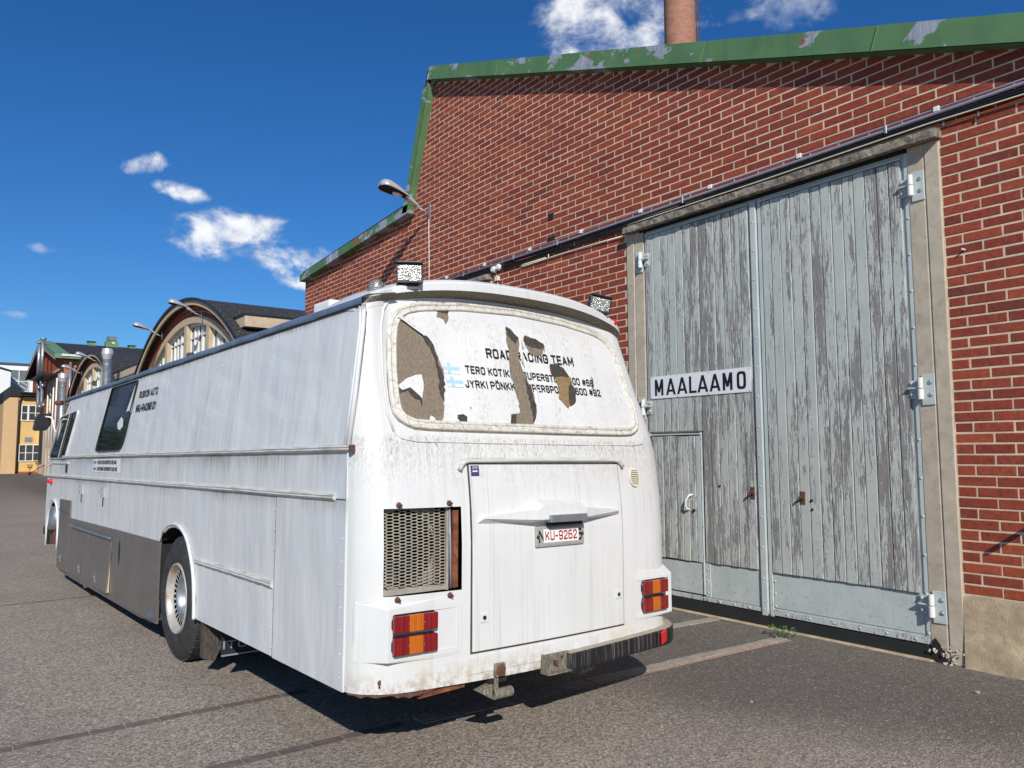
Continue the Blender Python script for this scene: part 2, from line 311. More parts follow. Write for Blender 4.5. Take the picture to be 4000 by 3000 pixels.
MT['yellow']=simple('yellow_render',(.66,.44,.17),.9,var=.07,scale=1.5,bs=.4,grime=((.52,.34,.14),.3))
MT['tanwall']=simple('tan_panel_wall',(.56,.38,.20),.8,var=.05,scale=1)
MT['whitewall']=simple('white_wall',(.78,.78,.78),.85,var=.04,scale=1)
MT['beige']=simple('beige_trim',(.50,.40,.27),.85,var=.14,scale=6,bs=.4,grime=((.28,.22,.15),.4))
MT['soffit']=simple('dark_timber_soffit',(.035,.026,.02),.9,var=.3,scale=8)
MT['fascia']=simple('black_sheet_metal',(.022,.024,.028),.45,.2,var=.15)
MT['winwhite']=simple('white_window_frame',(.72,.71,.66),.6,var=.1)
MT['leaf']=simple('leaf',(.075,.17,.03),.6,var=.35,scale=30);MT['leafdark']=simple('tree_leaf',(.035,.075,.02),.6,var=.5,scale=3);MT['bark']=simple('bark',(.09,.065,.045),.9,var=.3)
MT['terracotta']=simple('terracotta',(.34,.12,.06),.8);MT['bluewall']=simple('grey_blue_facade',(.075,.115,.20),.8,var=.08,scale=1)
MT['plate']=simple('silver_number_plate',(.45,.45,.43),.4,.3,var=.1,scale=20);MT['tape']=simple('plate_cover_white',(.80,.78,.76),.5,var=.03)
def chim():
    m,t,b=newmat('round_chimney_brick');n=t.nd('ShaderNodeTexCoord').outputs['UV']
    k=t.nd('ShaderNodeTexBrick');t.l.new(n,k.inputs[0]);k.inputs['Color1'].default_value=(.30,.11,.065,1);k.inputs['Color2'].default_value=(.42,.18,.11,1);k.inputs['Mortar'].default_value=(.34,.23,.17,1)
    k.inputs['Scale'].default_value=1;k.inputs['Brick Width'].default_value=.26;k.inputs['Row Height'].default_value=.105;k.inputs['Mortar Size'].default_value=.013
    t.put(b.inputs['Base Color'],t.mix(t.mr(t.noise(pos(t),1.3,6),.35,.7,0,.4),k.outputs[0],(.22,.10,.06,1)));b.inputs['Roughness'].default_value=.85;return m
MT['chimney']=chim()
# ------------------------------------------------------------- object helpers
INV={}
def props(o,label=None,cat=None,group=None,kind=None):
    if label:o['label']=label
    if cat:o['category']=cat
    if group:o['group']=group
    if kind:o['kind']=kind
    return o
def root(name,loc,label,cat,group=None,mw=None):
    o=bpy.data.objects.new(name,None);C.objects.link(o);o.empty_display_size=.3
    m=mw if mw is not None else Matrix.Translation(Vector(loc));o.matrix_world=m;INV[o.name]=m.inverted()
    return props(o,label,cat,group)
class MB:
    def __init__(s): s.v=[];s.f=[];s.mi=[];s.k=0;s.T=None
    def add(s,vs,fs):
        n=len(s.v)
        for p in vs: s.v.append(tuple(s.T(*p)) if s.T else tuple(p))
        for f in fs: s.f.append(tuple(i+n for i in f));s.mi.append(s.k)
        return s
    def box(s,x0,x1,y0,y1,z0,z1):
        return s.add([(x0,y0,z0),(x1,y0,z0),(x1,y1,z0),(x0,y1,z0),(x0,y0,z1),(x1,y0,z1),(x1,y1,z1),(x0,y1,z1)],[(0,3,2,1),(4,5,6,7),(0,1,5,4),(1,2,6,5),(2,3,7,6),(3,0,4,7)])
    def prism(s,pts,d):      # pts list of 3d, extruded by vector d
        n=len(pts);b=[(p[0]+d[0],p[1]+d[1],p[2]+d[2]) for p in pts]
        return s.add(list(pts)+b,[tuple(range(n))[::-1],tuple(range(n,2*n))]+[(i,(i+1)%n,(i+1)%n+n,i+n) for i in range(n)])
    def tube(s,path,r,seg=8,caps=True,r2=None):
        P=[Vector(p) for p in path];n=len(P);vs=[];fs=[];prev=None
        for i,p in enumerate(P):
            d=((P[min(i+1,n-1)]-P[max(i-1,0)])).normalized()
            if prev is None: a=d.orthogonal().normalized()
            else: a=(prev-d*prev.dot(d)).normalized()
            prev=a;b=d.cross(a);rr=r if r2 is None else r+(r2-r)*i/(n-1)
            if isinstance(r,(list,tuple)): rr=r[i]
            for k in range(seg):
                t=2*math.pi*k/seg;vs.append(tuple(p+a*math.cos(t)*rr+b*math.sin(t)*rr))
        for i in range(n-1):
            for k in range(seg): fs.append((i*seg+k,i*seg+(k+1)%seg,(i+1)*seg+(k+1)%seg,(i+1)*seg+k))
        if caps: fs.append(tuple(range(seg))[::-1]);fs.append(tuple((n-1)*seg+k for k in range(seg)))
        return s.add(vs,fs)
    def grid(s,fn,nu,nv,closeu=False):
        vs=[fn(i/(nu if closeu else nu-1),j/(nv-1)) for j in range(nv) for i in range(nu)]
        fs=[]
        for j in range(nv-1):
            for i in range(nu if closeu else nu-1):
                i2=(i+1)%nu;fs.append((j*nu+i,j*nu+i2,(j+1)*nu+i2,(j+1)*nu+i))
        return s.add(vs,fs)
    def dome(s,c,r,n,seg=8,rings=3,h=None):    # little dome (bolt head), axis n
        c=Vector(c);n=Vector(n).normalized();a=n.orthogonal().normalized();b=n.cross(a);h=h or r;vs=[];fs=[]
        for j in range(rings):
            t=j/rings*math.pi/2
            for k in range(seg):
                q=2*math.pi*k/seg;vs.append(tuple(c+(a*math.cos(q)+b*math.sin(q))*r*math.cos(t)+n*h*math.sin(t)))
        vs.append(tuple(c+n*h))
        for j in range(rings-1):
            for k in range(seg): fs.append((j*seg+k,j*seg+(k+1)%seg,(j+1)*seg+(k+1)%seg,(j+1)*seg+k))
        for k in range(seg): fs.append(((rings-1)*seg+k,(rings-1)*seg+(k+1)%seg,rings*seg))
        return s.add(vs,fs)
    def build(s,name,mats,parent=None,smooth=False,bevel=0,world=True,recalc=True,seg=2,label=None,cat=None,group=None,kind=None,link=True,solid=0):
        me=bpy.data.meshes.new(name);v=s.v
        if parent is not None and world:
            iv=INV[parent.name if parent.name in INV else parent['_root']];v=[iv@Vector(p) for p in v]
        me.from_pydata([tuple(p) for p in v],[],s.f)
        mats=mats if isinstance(mats,(list,tuple)) else [mats]
        for m in mats: me.materials.append(MT[m])
        me.polygons.foreach_set('material_index',s.mi)
        if recalc or bevel:
            bm=bmesh.new();bm.from_mesh(me)
            if recalc:bmesh.ops.recalc_face_normals(bm,faces=bm.faces)
            if bevel:bmesh.ops.bevel(bm,geom=[e for e in bm.edges if len(e.link_faces)==2 and e.calc_face_angle(0)>.5],offset=bevel,segments=seg,affect='EDGES',profile=.6)
            bm.to_mesh(me);bm.free()
        if smooth: me.polygons.foreach_set('use_smooth',[True]*len(me.polygons))
        me.update();o=bpy.data.objects.new(name,me)
        if link:C.objects.link(o)
        if parent is not None:
            o.parent=parent;o['_root']=parent.name if parent.name in INV else parent['_root']
        if smooth=='auto':
            md=o.modifiers.new('n','WEIGHTED_NORMAL') if False else None
        if solid: md=o.modifiers.new('thickness','SOLIDIFY');md.thickness=solid;md.offset=1
        return props(o,label,cat,group,kind)
def inst(src,loc,parent,name=None,rot=None,scale=None):
    o=bpy.data.objects.new(name or src.name.split('.')[0],src.data);C.objects.link(o);o.parent=parent;o.location=loc
    if rot:o.rotation_euler=rot
    if scale:o.scale=scale
    return o
def copy_tree(o,parent=None):
    c=o.copy();C.objects.link(c)
    if parent is not None:c.parent=parent
    for ch in [x for x in bpy.data.objects if x.parent==o]: copy_tree(ch,c)
    return c
GL={'A':[[(0,0),(2,6),(4,0)],[(.7,1.9),(3.3,1.9)]],'B':[[(0,0),(0,6),(3,6),(3.8,5.3),(3.8,3.9),(3,3.2),(0,3.2)],[(3,3.2),(4,2.5),(4,.8),(3.1,0),(0,0)]],
'C':[[(4,4.3),(4,5.1),(3.2,6),(.8,6),(0,5.1),(0,.9),(.8,0),(3.2,0),(4,.9),(4,1.7)]],'D':[[(0,0),(0,6),(2.9,6),(4,5),(4,1),(2.9,0),(0,0)]],'E':[[(3.6,6),(0,6),(0,0),(3.6,0)],[(0,3.1),(3.1,3.1)]],
'G':[[(4,4.4),(4,5.1),(3.2,6),(.8,6),(0,5.1),(0,.9),(.8,0),(3.2,0),(4,.9),(4,2.8),(2.2,2.8)]],'I':[[(.5,0),(.5,6)]],'J':[[(3,6),(3,1),(2.3,0),(.8,0),(0,.9),(0,1.8)]],
'K':[[(0,0),(0,6)],[(4,6),(.3,2.4)],[(1.5,3.5),(4,0)]],'L':[[(0,6),(0,0),(3.4,0)]],'M':[[(0,0),(0,6),(2.5,1.4),(5,6),(5,0)]],'N':[[(0,0),(0,6),(4,0),(4,6)]],
'O':[[(2,6),(.8,6),(0,5.1),(0,.9),(.8,0),(3.2,0),(4,.9),(4,5.1),(3.2,6),(2,6)]],'P':[[(0,0),(0,6),(3.1,6),(4,5.2),(4,3.4),(3.1,2.6),(0,2.6)]],'R':[[(0,0),(0,6),(3.1,6),(4,5.2),(4,3.7),(3.1,2.9),(0,2.9)],[(2.2,2.9),(4,0)]],
'S':[[(3.9,4.5),(3.9,5.1),(3.1,6),(.9,6),(.1,5.1),(.1,4),(.9,3.3),(3.1,2.7),(3.9,2),(3.9,.9),(3.1,0),(.9,0),(.1,.9),(.1,1.6)]],'T':[[(0,6),(4,6)],[(2,6),(2,0)]],
'U':[[(0,6),(0,.9),(.8,0),(3.2,0),(4,.9),(4,6)]],'Y':[[(0,6),(2,2.9),(4,6)],[(2,2.9),(2,0)]],'-':[[(0,2.7),(2.2,2.7)]],'#':[[(1,0),(1.7,6)],[(3,0),(3.7,6)],[(.2,2),(4.2,2)],[(.5,4),(4.5,4)]],
'0':[[(2,6),(.8,6),(0,5.1),(0,.9),(.8,0),(3.2,0),(4,.9),(4,5.1),(3.2,6),(2,6)]],'1':[[(0,4.6),(1.4,6),(1.4,0)]],'2':[[(0,4.5),(0,5.1),(.8,6),(3.1,6),(3.9,5.1),(3.9,4.1),(3.2,3.0),(.6,1.1),(0,0),(4,0)]],
'5':[[(3.7,6),(.3,6),(.1,3.3),(3.1,3.6),(3.9,2.8),(3.9,.9),(3.1,0),(.8,0),(0,.9)]],'6':[[(3.8,5.2),(3.1,6),(.8,6),(0,5.1),(0,.9),(.8,0),(3.2,0),(4,.9),(4,2.6),(3.2,3.4),(.2,3.4)]],
'9':[[(.2,.8),(.9,0),(3.2,0),(4,.9),(4,5.1),(3.2,6),(.8,6),(0,5.1),(0,3.4),(.8,2.6),(3.8,2.6)]]}
GL['\u00d6']=GL['O']+[[(.9,7.5),(1.1,7.5)],[(2.9,7.5),(3.1,7.5)]];GL['\u00c4']=GL['A']+[[(.9,7.5),(1.1,7.5)],[(2.9,7.5),(3.1,7.5)]]
def text2d(s,w,h,bold=1.15,gap=1.0,sp=2.6):
    """block capitals drawn as strokes, scaled into a w by h box (accents rise above it)"""
    segs=[];x=0;hw=bold/2
    for ch in s:
        if ch==' ': x+=sp;continue
        g=GL[ch];wd_=max(p[0] for l in g for p in l)
        for l in g:
            for a,c in zip(l,l[1:]): segs.append(((x+hw+a[0],hw+a[1]*(1-bold/6)),(x+hw+c[0],hw+c[1]*(1-bold/6))))
        x+=wd_+bold+gap
    W_=x-gap;H_=6.0;V=[];F=[]
    for k,(a,c) in enumerate(segs):
        dx,dy=c[0]-a[0],c[1]-a[1];l=math.hypot(dx,dy) or 1;dx/=l;dy/=l;e=hw*(.95 if abs(dx)<.05 or abs(dy)<.05 else .35);ax,ay=a[0]-dx*e,a[1]-dy*e;cx,cy=c[0]+dx*e,c[1]+dy*e;nx,ny=-dy*hw,dx*hw;d=.00016*(k%4);n=len(V)
        for px,py in ((ax-nx,ay-ny),(cx-nx,cy-ny),(cx+nx,cy+ny),(ax+nx,ay+ny)): V.append((px/W_*w,py/H_*h,d))
        F.append((n,n+1,n+2,n+3))
    return V,F

# ============================================================= ground
XW=6.228
def gz(x,y):
    t=min(max((y-38)/24,0),1);t=t*t*(3-2*t);return .37*t
b=MB()
ys=[-150,-40,-12,0,6,12,20,30,38,42,46,50,54,58,62,80,130,260,600];xs=[-500,-120,-40,-15,0,6,15,40,120,500]
b.add([(x,y,gz(x,y)) for y in ys for x in xs],[(j*len(xs)+i,j*len(xs)+i+1,(j+1)*len(xs)+i+1,(j+1)*len(xs)+i) for j in range(len(ys)-1) for i in range(len(xs)-1)])
ground=b.build('ground','asphalt',None,smooth=True,recalc=False,kind='structure');INV['ground']=Matrix()
def pv_mesh(L,Wd,mat,name):
    b=MB();b.box(-L/2,L/2,-Wd/2,Wd/2,-.02,.004);o=b.build(name,mat,None,bevel=.003,seg=1,link=False);return o.data
pv={}
def strip(p0,p1,L,Wd,mat,name,jit=.0,gap=.008,red=False):
    p0=Vector((*p0,0));p1=Vector((*p1,0));d=p1-p0;n=int(d.length/L);d.normalize();ang=math.atan2(d.y,d.x);k=(L,Wd,mat)
    if k not in pv: pv[k]=pv_mesh(L-gap,Wd,mat,name)
    for i in range(n):
        c=p0+d*(L*(i+.5));o=bpy.data.objects.new(name,pv[k]);C.objects.link(o);o.parent=ground
        o.location=(c.x,c.y+rnd(-.003,.003),rnd(-.0015,.0015));o.rotation_euler=(0,0,ang+rnd(-.008,.008))
strip((-1.2,5.17),(2.3,5.155),.187,.085,'paver','paving_brick')
strip((2.3,5.155),(5.3,4.96),.25,.12,'paverlight','paving_brick')
strip((5.3,4.95),(6.15,4.895),.21,.13,'paverlight','paving_brick')
strip((-1.2,4.24),(2.45,4.185),.187,.085,'paver','paving_brick')
strip((2.45,4.205),(6.12,4.03),.27,.115,'paverlight','paving_brick')
strip((2.45,4.125),(6.12,3.955),.27,.03,'paverred','paving_brick')
b=MB();b.box(-1,1.9,9.97,10.02,-.01,.003);b.box(-3,1.2,16.2,16.26,-.01,.003);b.build('tar_seam','paver',ground)

# ============================================================= brick fields
def brick_mesh(L,H,D,ch,name,mat):
    b=MB();x,z=L/2,H/2
    vs=[];
    for (a,c,y) in ((x,z,D),(x,z,ch),(x-ch,z-ch,0)): vs+=[(-a,y,-c),(a,y,-c),(a,y,c),(-a,y,c)]
    fs=[(8,9,10,11)]
    for k in (0,4):
        for i in range(4): fs.append((k+i,k+(i+1)%4,k+4+(i+1)%4,k+4+i))
    b.add(vs,fs);return b.build(name,mat,None,link=False).data
def brick_field(parent,O,du,n,rows,intervals,L=.273,H=.0795,gap=.0118,phase=0,nind=0,mats=('brick','bricks'),ch=.004,name='brick',jit=.0018,out=.0035):
    """bricks on the vertical plane through O; du along it, n outward; rows = z list; intervals(z)-> [(u0,u1)]"""
    O=Vector(O);du=Vector(du);n=Vector(n);L0=L
    cells=[]
    for r,z in enumerate(rows):
        off=phase+(0 if r%2 else L/2)
        for (a,c) in intervals(z+H/2):
            k=math.floor((a-off)/L)
            while off+k*L<c:
                u0=max(a,off+k*L+gap/2);u1=min(c,off+(k+1)*L-gap/2);k+=1
                if u1-u0>.03: cells.append((u0,u1,z+gap/2,z+H-gap/2))
    ind=[]
    if nind:
        def key(c):
            p=O+du*((c[0]+c[1])/2)+zz*((c[2]+c[3])/2);d=p-Vector((0,0,CAMH));f=d.dot(Fw)
            X=d.dot(Rt)/f*3040+2000;Y=1500-d.dot(Up)/f*3040
            vis=0<X<4000 and 0<Y<3000 and not(X<2600 and Y>1250)
            return (0 if vis else 1,d.length-(c[1]-c[0])*3)
        order=sorted(range(len(cells)),key=lambda i:key(cells[i]));ind=order[:nind];si=set(ind)
    else: si=set()
    meshes={}
    pi=INV[parent.name] if parent.name in INV else INV[parent['_root']]
    rotz=math.atan2(du.y,du.x)
    flip=(Matrix.Rotation(math.pi,4,'Z') if (Vector((-du.y,du.x,0)).dot(n)>0) else Matrix())
    for i in ind:
        u0,u1,z0,z1=cells[i];k=round((u1-u0)*200)
        if k not in meshes: meshes[k]=brick_mesh(k/200,z1-z0,.03,ch,name,mats[0])
        o=bpy.data.objects.new(name,meshes[k]);C.objects.link(o);o.parent=parent
        p=O+du*((u0+u1)/2)+zz*((z0+z1)/2)+n*(out+rnd(-jit,jit))
        o.matrix_local=pi@(Matrix.Translation(p)@Matrix.Rotation(rotz,4,'Z')@flip@Matrix.Rotation(rnd(-.006,.006),4,'Y')@Matrix.Rotation(rnd(-.008,.008),4,'X'))
    b=MB()
    for i,(u0,u1,z0,z1) in enumerate(cells):
        if i in si: continue
        f=out+rnd(-jit,jit);dz=rnd(-.0015,.0015)
        P=lambda u,z,d:tuple(O+du*u+zz*(z+dz)+n*d)
        vs=[P(u0,z0,-.015),P(u1,z0,-.015),P(u1,z1,-.015),P(u0,z1,-.015)]
        if ch: vs+=[P(u0,z0,f-ch),P(u1,z0,f-ch),P(u1,z1,f-ch),P(u0,z1,f-ch)]
        vs+=[P(u0+ch,z0+ch,f),P(u1-ch,z0+ch,f),P(u1-ch,z1-ch,f),P(u0+ch,z1-ch,f)]
        fs=[]
        for k in ((0,4) if ch else (0,)):
            for q in range(4): fs.append((k+q,k+(q+1)%4,k+4+(q+1)%4,k+4+q))
        m=len(vs);fs.append((m-4,m-3,m-2,m-1));b.add(vs,fs)
    if b.v: b.build(name if nind else 'brickwork',mats[1],parent,recalc=True,kind='stuff')
# ============================================================= main brick hall
hall=root('brick_hall',(XW,2.6,0),'red brick workshop hall with green metal roof edge and big grey wooden gates','building')
TOPK=[(-4,2.35),(10.30,7.50),(10.98,5.50),(15.29,5.18)]
def wtop(y):
    for (a,c),(d,e) in zip(TOPK,TOPK[1:]):
        if y<=d: return c+(e-c)*(y-a)/(d-a)
    return TOPK[-1][1]
OPEN=[(2.675,6.045,4.06),(8.66,12.3,4.03)]     # gate openings incl. concrete frames: y0,y1,top
def hall_int(z):
    segs=[(-4.,15.29)]
    # clip by the roof line
    out=[]
    yl=None;step=.02
    ys_=[-4+step*i for i in range(int(19.29/step)+1)]
    cur=None
    for y in ys_:
        ok=wtop(y)>z+.02 and not any(a<y<c and z<t+.12 for a,c,t in OPEN)
        if ok and cur is None: cur=y
        if not ok and cur is not None: out.append((cur,y-step));cur=None
    if cur is not None: out.append((cur,15.29))
    # snap ends to the frames
    r=[]
    for a,c in out:
        for x,y,t in OPEN:
            if abs(a-y)<.03:a=y+.012
            if abs(c-x)<.03:c=x-.012
        r.append((a,c))
    return r
rows=[.530+.0795*i for i in range(90)]
brick_field(hall,(XW,0,0),(0,1,0),(-1,0,0),rows,hall_int,phase=2.536-.273*12,nind=300)
b=MB()
kn=[-4,2.675,6.045,8.66,10.30,10.98,12.3,15.29]
for y0,y1 in zip(kn,kn[1:]):
    zb=0
    for a,c,t in OPEN:
        if a-.001<=y0 and y1<=c+.001: zb=t
    b.prism([(XW+.0,y0,zb),(XW+.0,y1,zb),(XW+.0,y1,wtop(y1)),(XW+.0,y0,wtop(y0))],(.33,0,0))
b.build('mortar_bed','mortar',hall)
b=MB();b.prism([(XW+.33,15.27,0),(XW+.33,15.27,5.1),(30,15.27,5.1),(30,15.27,0)],(0,-.3,0));b.build('end_wall','mortar',hall)
# plinth
b=MB()
for y0,y1 in ((-4,2.672),(6.05,8.66),(12.3,15.3)):
    b=MB()
    n=max(2,int((y1-y0)/.12))
    vs=[];fs=[]
    for j,(z,dx) in enumerate(((-.05,-.05),(.03,-.035),(.25,-.022),(.47,-.012),(.525,.0))):
        for i in range(n+1): vs.append((XW+dx+rnd(-.006,.006),y0+(y1-y0)*i/n,z+(rnd(-.008,.008) if 0<j<4 else 0)))
    for j in range(4):
        for i in range(n): fs.append((j*(n+1)+i,j*(n+1)+i+1,(j+1)*(n+1)+i+1,(j+1)*(n+1)+i))
    b.add(vs,fs);b.build('plinth','plinth',hall,smooth=True)
# roof and green sheet metal edges
b=MB();pr=[(y,z+.16) for y,z in TOPK]
for (y0,z0),(y1,z1) in zip(pr,pr[1:]): b.prism([(XW-.07,y0,z0),(XW-.07,y1,z1),(XW-.07,y1,z1-.12),(XW-.07,y0,z0-.12)],(24,0,0))
b.build('roof','roof',hall)
def edge(p,q,h,name,ov=.13,seams=1.9,ext=(0,0)):
    p=Vector((0,*p));q=Vector((0,*q));d=(q-p);L=d.length;d.normalize();nrm_=Vector((0,-d.z,d.y));
    if nrm_.z<0:nrm_=-nrm_
    if abs(d.z)>.9: nrm_=Vector((0,1,0)) if True else nrm_
    k=max(1,round(L/seams));grp=[]
    for i in range(k):
        a=p+d*(L*i/k+(-ext[0] if i==0 else .002));c=p+d*(L*(i+1)/k+(ext[1] if i==k-1 else -.002));o=.004*(i%2)
        b=MB();X0=XW-ov-o
        b.prism([(X0,a.y,a.z),(X0,c.y,c.z),(X0,c.y+nrm_.y*h,c.z+nrm_.z*h),(X0,a.y+nrm_.y*h,a.z+nrm_.z*h)],(.006,0,0))
        b.prism([(X0,a.y+nrm_.y*h,a.z+nrm_.z*h),(X0,c.y+nrm_.y*h,c.z+nrm_.z*h),(X0,c.y+nrm_.y*(h+.006),c.z+nrm_.z*(h+.006)),(X0,a.y+nrm_.y*(h+.006),a.z+nrm_.z*(h+.006))],(.30,0,0))
        b.prism([(X0,a.y,a.z),(X0,c.y,c.z),(X0,c.y+nrm_.y*.006,c.z+nrm_.z*.006),(X0,a.y+nrm_.y*.006,a.z+nrm_.z*.006)],(.14,0,0))
        b.tube([(X0-.004,c.y,c.z+.002),(X0-.004,c.y+nrm_.y*h,c.z+nrm_.z*h)],.008,6)
        b.build(name,'green',hall)
s_=.98
def sh(y,z,k=.98): return (y*k,1.6+(z-1.6)*k)
edge(sh(-4.0,2.33),sh(10.34,7.545),.205,'roof_edge_sheet',ext=(0,.06))
edge(sh(11.06,5.56),sh(10.38,7.50),.15,'roof_edge_sheet')
edge(sh(11.0,5.53),sh(15.55,5.20),.145,'roof_edge_sheet',seams=1.4,ext=(0,.03))
# ---------------- concrete frames
def frame(y0,y1,top,wj,name):
    b=MB()
    for ya,yb,s in ((y0,y0+wj,1),(y1-wj,y1,-1)):
        o,i=(ya,yb) if s==1 else (yb,ya);mid=o+s*wj*.46
        b=MB();pts=[(XW-.016,o,0),(XW-.018,mid-s*.006,0),(XW-.006,mid-s*.002,0),(XW-.006,mid+s*.002,0),(XW-.014,mid+s*.008,0),(XW-.010,i,0),(XW+.16,i,0),(XW+.16,o,0)]
        b.prism(pts,(0,0,top-.045));b.build('door_jamb','concrete',hall,bevel=.004,seg=1)
    b=MB();n=60;yy=[y0-.025+(y1-y0-.015)*i/n for i in range(n+1)]
    ring=[]
    for i,y in enumerate(yy):
        q=rnd(0,.018) if 3<i<n-3 else 0
        for x,z in ((XW-.118+q*.6,top-.055+q*.6),(XW-.122+q,top-.02),(XW-.112,top+.018+rnd(-.004,.004)),(XW+.0,top+.035),(XW+.16,top+.035),(XW+.16,top-.04),(XW+.0,top-.04),(XW-.06,top-.05)): ring.append((x,y,z))
    m=8;fs=[(i*m+k,i*m+(k+1)%m,(i+1)*m+(k+1)%m,(i+1)*m+k) for i in range(n) for k in range(m)]+[tuple(range(m)),tuple(n*m+k for k in range(m))[::-1]]
    b.add(ring,fs);b.build('lintel','lintel',hall,smooth=False)
frame(2.675,6.045,4.06,.245,'a')
frame(8.66,12.3,4.03,.24,'b')
# broken concrete at the foot of the right jamb
b=MB()
for i in range(40):
    y=rnd(2.62,2.93);z=rnd(.0,.13);x=XW-.03+rnd(-.02,.03);r=rnd(.008,.022)
    v=[Vector((rnd(-1,1),rnd(-1,1),rnd(-1,1))).normalized()*r*rnd(.6,1.2)+Vector((x,y,z)) for _ in range(8)]
    bm=bmesh.new();[bm.verts.new(p) for p in v];bmesh.ops.convex_hull(bm,input=bm.verts);bm.verts.ensure_lookup_table()
    bm.verts.index_update();vv=[tuple(q.co) for q in bm.verts];ff=[tuple(q.index for q in f.verts) for f in bm.faces];bm.free();b.add(vv,ff)
b.build('broken_concrete','concrete',hall,kind='stuff')
b=MB();b.prism([(XW-.026,2.885,.175),(XW-.026,2.85,.13),(XW-.026,2.80,.03),(XW-.026,2.775,.0),(XW-.026,2.90,0),(XW-.026,2.915,.12)],(.05,0,0));b.build('spalled_hollow','dark',hall)
b=MB();b.box(XW-.06,XW+.2,2.9,6.0,-.03,.012);b.build('threshold','plinth',hall,bevel=.01)
# ---------------- gates
DX=XW+.006;ks=1.0010
def D(y): return y*ks
def Dz(z): return 1.6+(z-1.6)*ks
plk={}
def plank(y0,y1,z0,z1,parent,x=DX,t=.022):
    k=(round(y1-y0,3),round(z1-z0,3))
    if k not in plk:
        b=MB();b.box(0,t,0,y1-y0-.007,0,z1-z0);plk[k]=b.build('plank','plank',None,bevel=.005,seg=2,link=False).data
    o=bpy.data.objects.new('plank',plk[k]);C.objects.link(o);o.parent=parent
    o.matrix_local=INV[parent['_root']]@Matrix.Translation((x-t+rnd(-.0025,.0025),y0+.0035,z0+rnd(-.004,.002)))
boltm=MB().dome((0,0,0),.011,(-1,0,0),8,3,.008).build('bolt','steel',None,link=False,smooth=True).data
rivm=MB().dome((0,0,0),.006,(-1,0,0),6,2,.004).build('bolt','steel',None,link=False,smooth=True).data
def bolt(x,y,z,parent,me=None):
    o=bpy.data.objects.new('bolt',me or boltm);C.objects.link(o);o.parent=parent;o.matrix_local=INV[parent['_root']]@Matrix.Translation((x,y,z))
def leafbase(name,y0,y1,z0,z1,label):
    b=MB();b.box(DX+.002,DX+.05,y0,y1,z0,z1);o=b.build(name,'steel',hall,bevel=.003,seg=1);props(o,label);return o
# right leaf
RY0,RY1=D(2.915),D(4.330)
lr=leafbase('gate_leaf',RY0,RY1,Dz(.112),Dz(3.99),'right gate leaf, unbroken boards over a pale steel kick plate')
yb=[D(2.972+ (4.288-2.972)*i/13) for i in range(14)]
for a,c in zip(yb,yb[1:]): plank(a,c,Dz(.500),Dz(3.93),lr,x=DX-.002)
b=MB();b.box(DX-.0015,DX+.0015,yb[0]+.01,yb[-1]-.01,Dz(.51),Dz(3.92));b.build('groove_shade_sheet','rubber',lr)  # black sheet behind the boards, colours in the shade of the grooves
b=MB();b.box(DX-.035,DX-.001,yb[0]-.01,yb[-1]+.01,Dz(3.935),Dz(3.947));b.build('drip_strip','steel',lr)
b=MB();b.box(DX-.004,DX+.001,RY0+.055,yb[-1],Dz(.185),Dz(.49));b.build('kick_plate','steel',lr,bevel=.002,seg=1)
b=MB();b.box(DX-.012,DX+.001,RY0,RY0+.035,Dz(.115),Dz(3.98));b.box(DX-.016,DX+.001,RY1-.035,RY1,Dz(.10),Dz(3.98));b.box(DX-.014,DX+.001,RY0+.04,RY1-.04,Dz(.118),Dz(.172));b.build('leaf_frame','steel',lr,bevel=.002,seg=1)
for i in range(13): bolt(DX-.012,RY0+.018,Dz(.2+.295*i),lr)
for i in range(6): bolt(DX-.014,RY0+.12+i*.225,Dz(.145),lr)
for i in range(3): bolt(DX-.005,yb[-1]-.012-.0,Dz(.2+.11*i),lr)
# left leaf
LY0,LY1=D(4.345),D(5.77)
ll=leafbase('gate_leaf',LY0,LY1,Dz(.125),Dz(3.99),'left gate leaf with a small wicket door cut in it')
yl=[D(4.437+(5.748-4.437)*i/13) for i in range(14)]
wy=D(5.088)
for a,c in zip(yl,yl[1:]):
    if (a+c)/2>wy:
        plank(max(a,a),c,Dz(1.80),Dz(3.935),ll)
    else: plank(a,min(c,wy-.006),Dz(.507),Dz(3.935),ll)
b=MB();b.box(DX-.0005,DX+.0015,yl[0]+.01,wy-.01,Dz(.52),Dz(3.92));b.box(DX-.0005,DX+.0015,wy-.01,yl[-1]-.01,Dz(1.81),Dz(3.92));b.build('groove_shade_sheet','rubber',ll)  # same black sheet for the groove shade, left leaf
b=MB();b.box(DX-.035,DX-.001,yl[0]-.01,yl[-1]+.01,Dz(3.94),Dz(3.952));b.build('drip_strip','steel',ll)
b=MB();b.box(DX-.03,DX+.001,LY0-.0,LY0+.062,Dz(.105),Dz(3.96));b.box(DX-.014,DX+.001,LY0+.066,wy-.004,Dz(.13),Dz(.168));b.box(DX-.012,DX+.001,D(4.995),D(5.06),Dz(.172),Dz(.498));b.box(DX-.012,DX+.001,LY1-.022,LY1,Dz(.13),Dz(3.97));b.build('leaf_frame','steel',ll,bevel=.003,seg=1)
b=MB();b.box(DX-.004,DX+.001,D(4.42),D(4.992),Dz(.172),Dz(.498));b.build('kick_plate','steel',ll,bevel=.002,seg=1)
for i in range(14): bolt(DX-.028,LY0+.014+.02,Dz(.16+.277*i),ll)
for i in range(3): bolt(DX-.012,D(5.028),Dz(.22+.11*i),ll);bolt(DX-.006,D(4.425),Dz(.22+.1*i),ll)
for i in range(3): bolt(DX-.014,D(4.55+.17*i),Dz(.148),ll)
for i in range(5): bolt(DX-.024,wy-.03,Dz(.56+.29*i),ll,rivm)
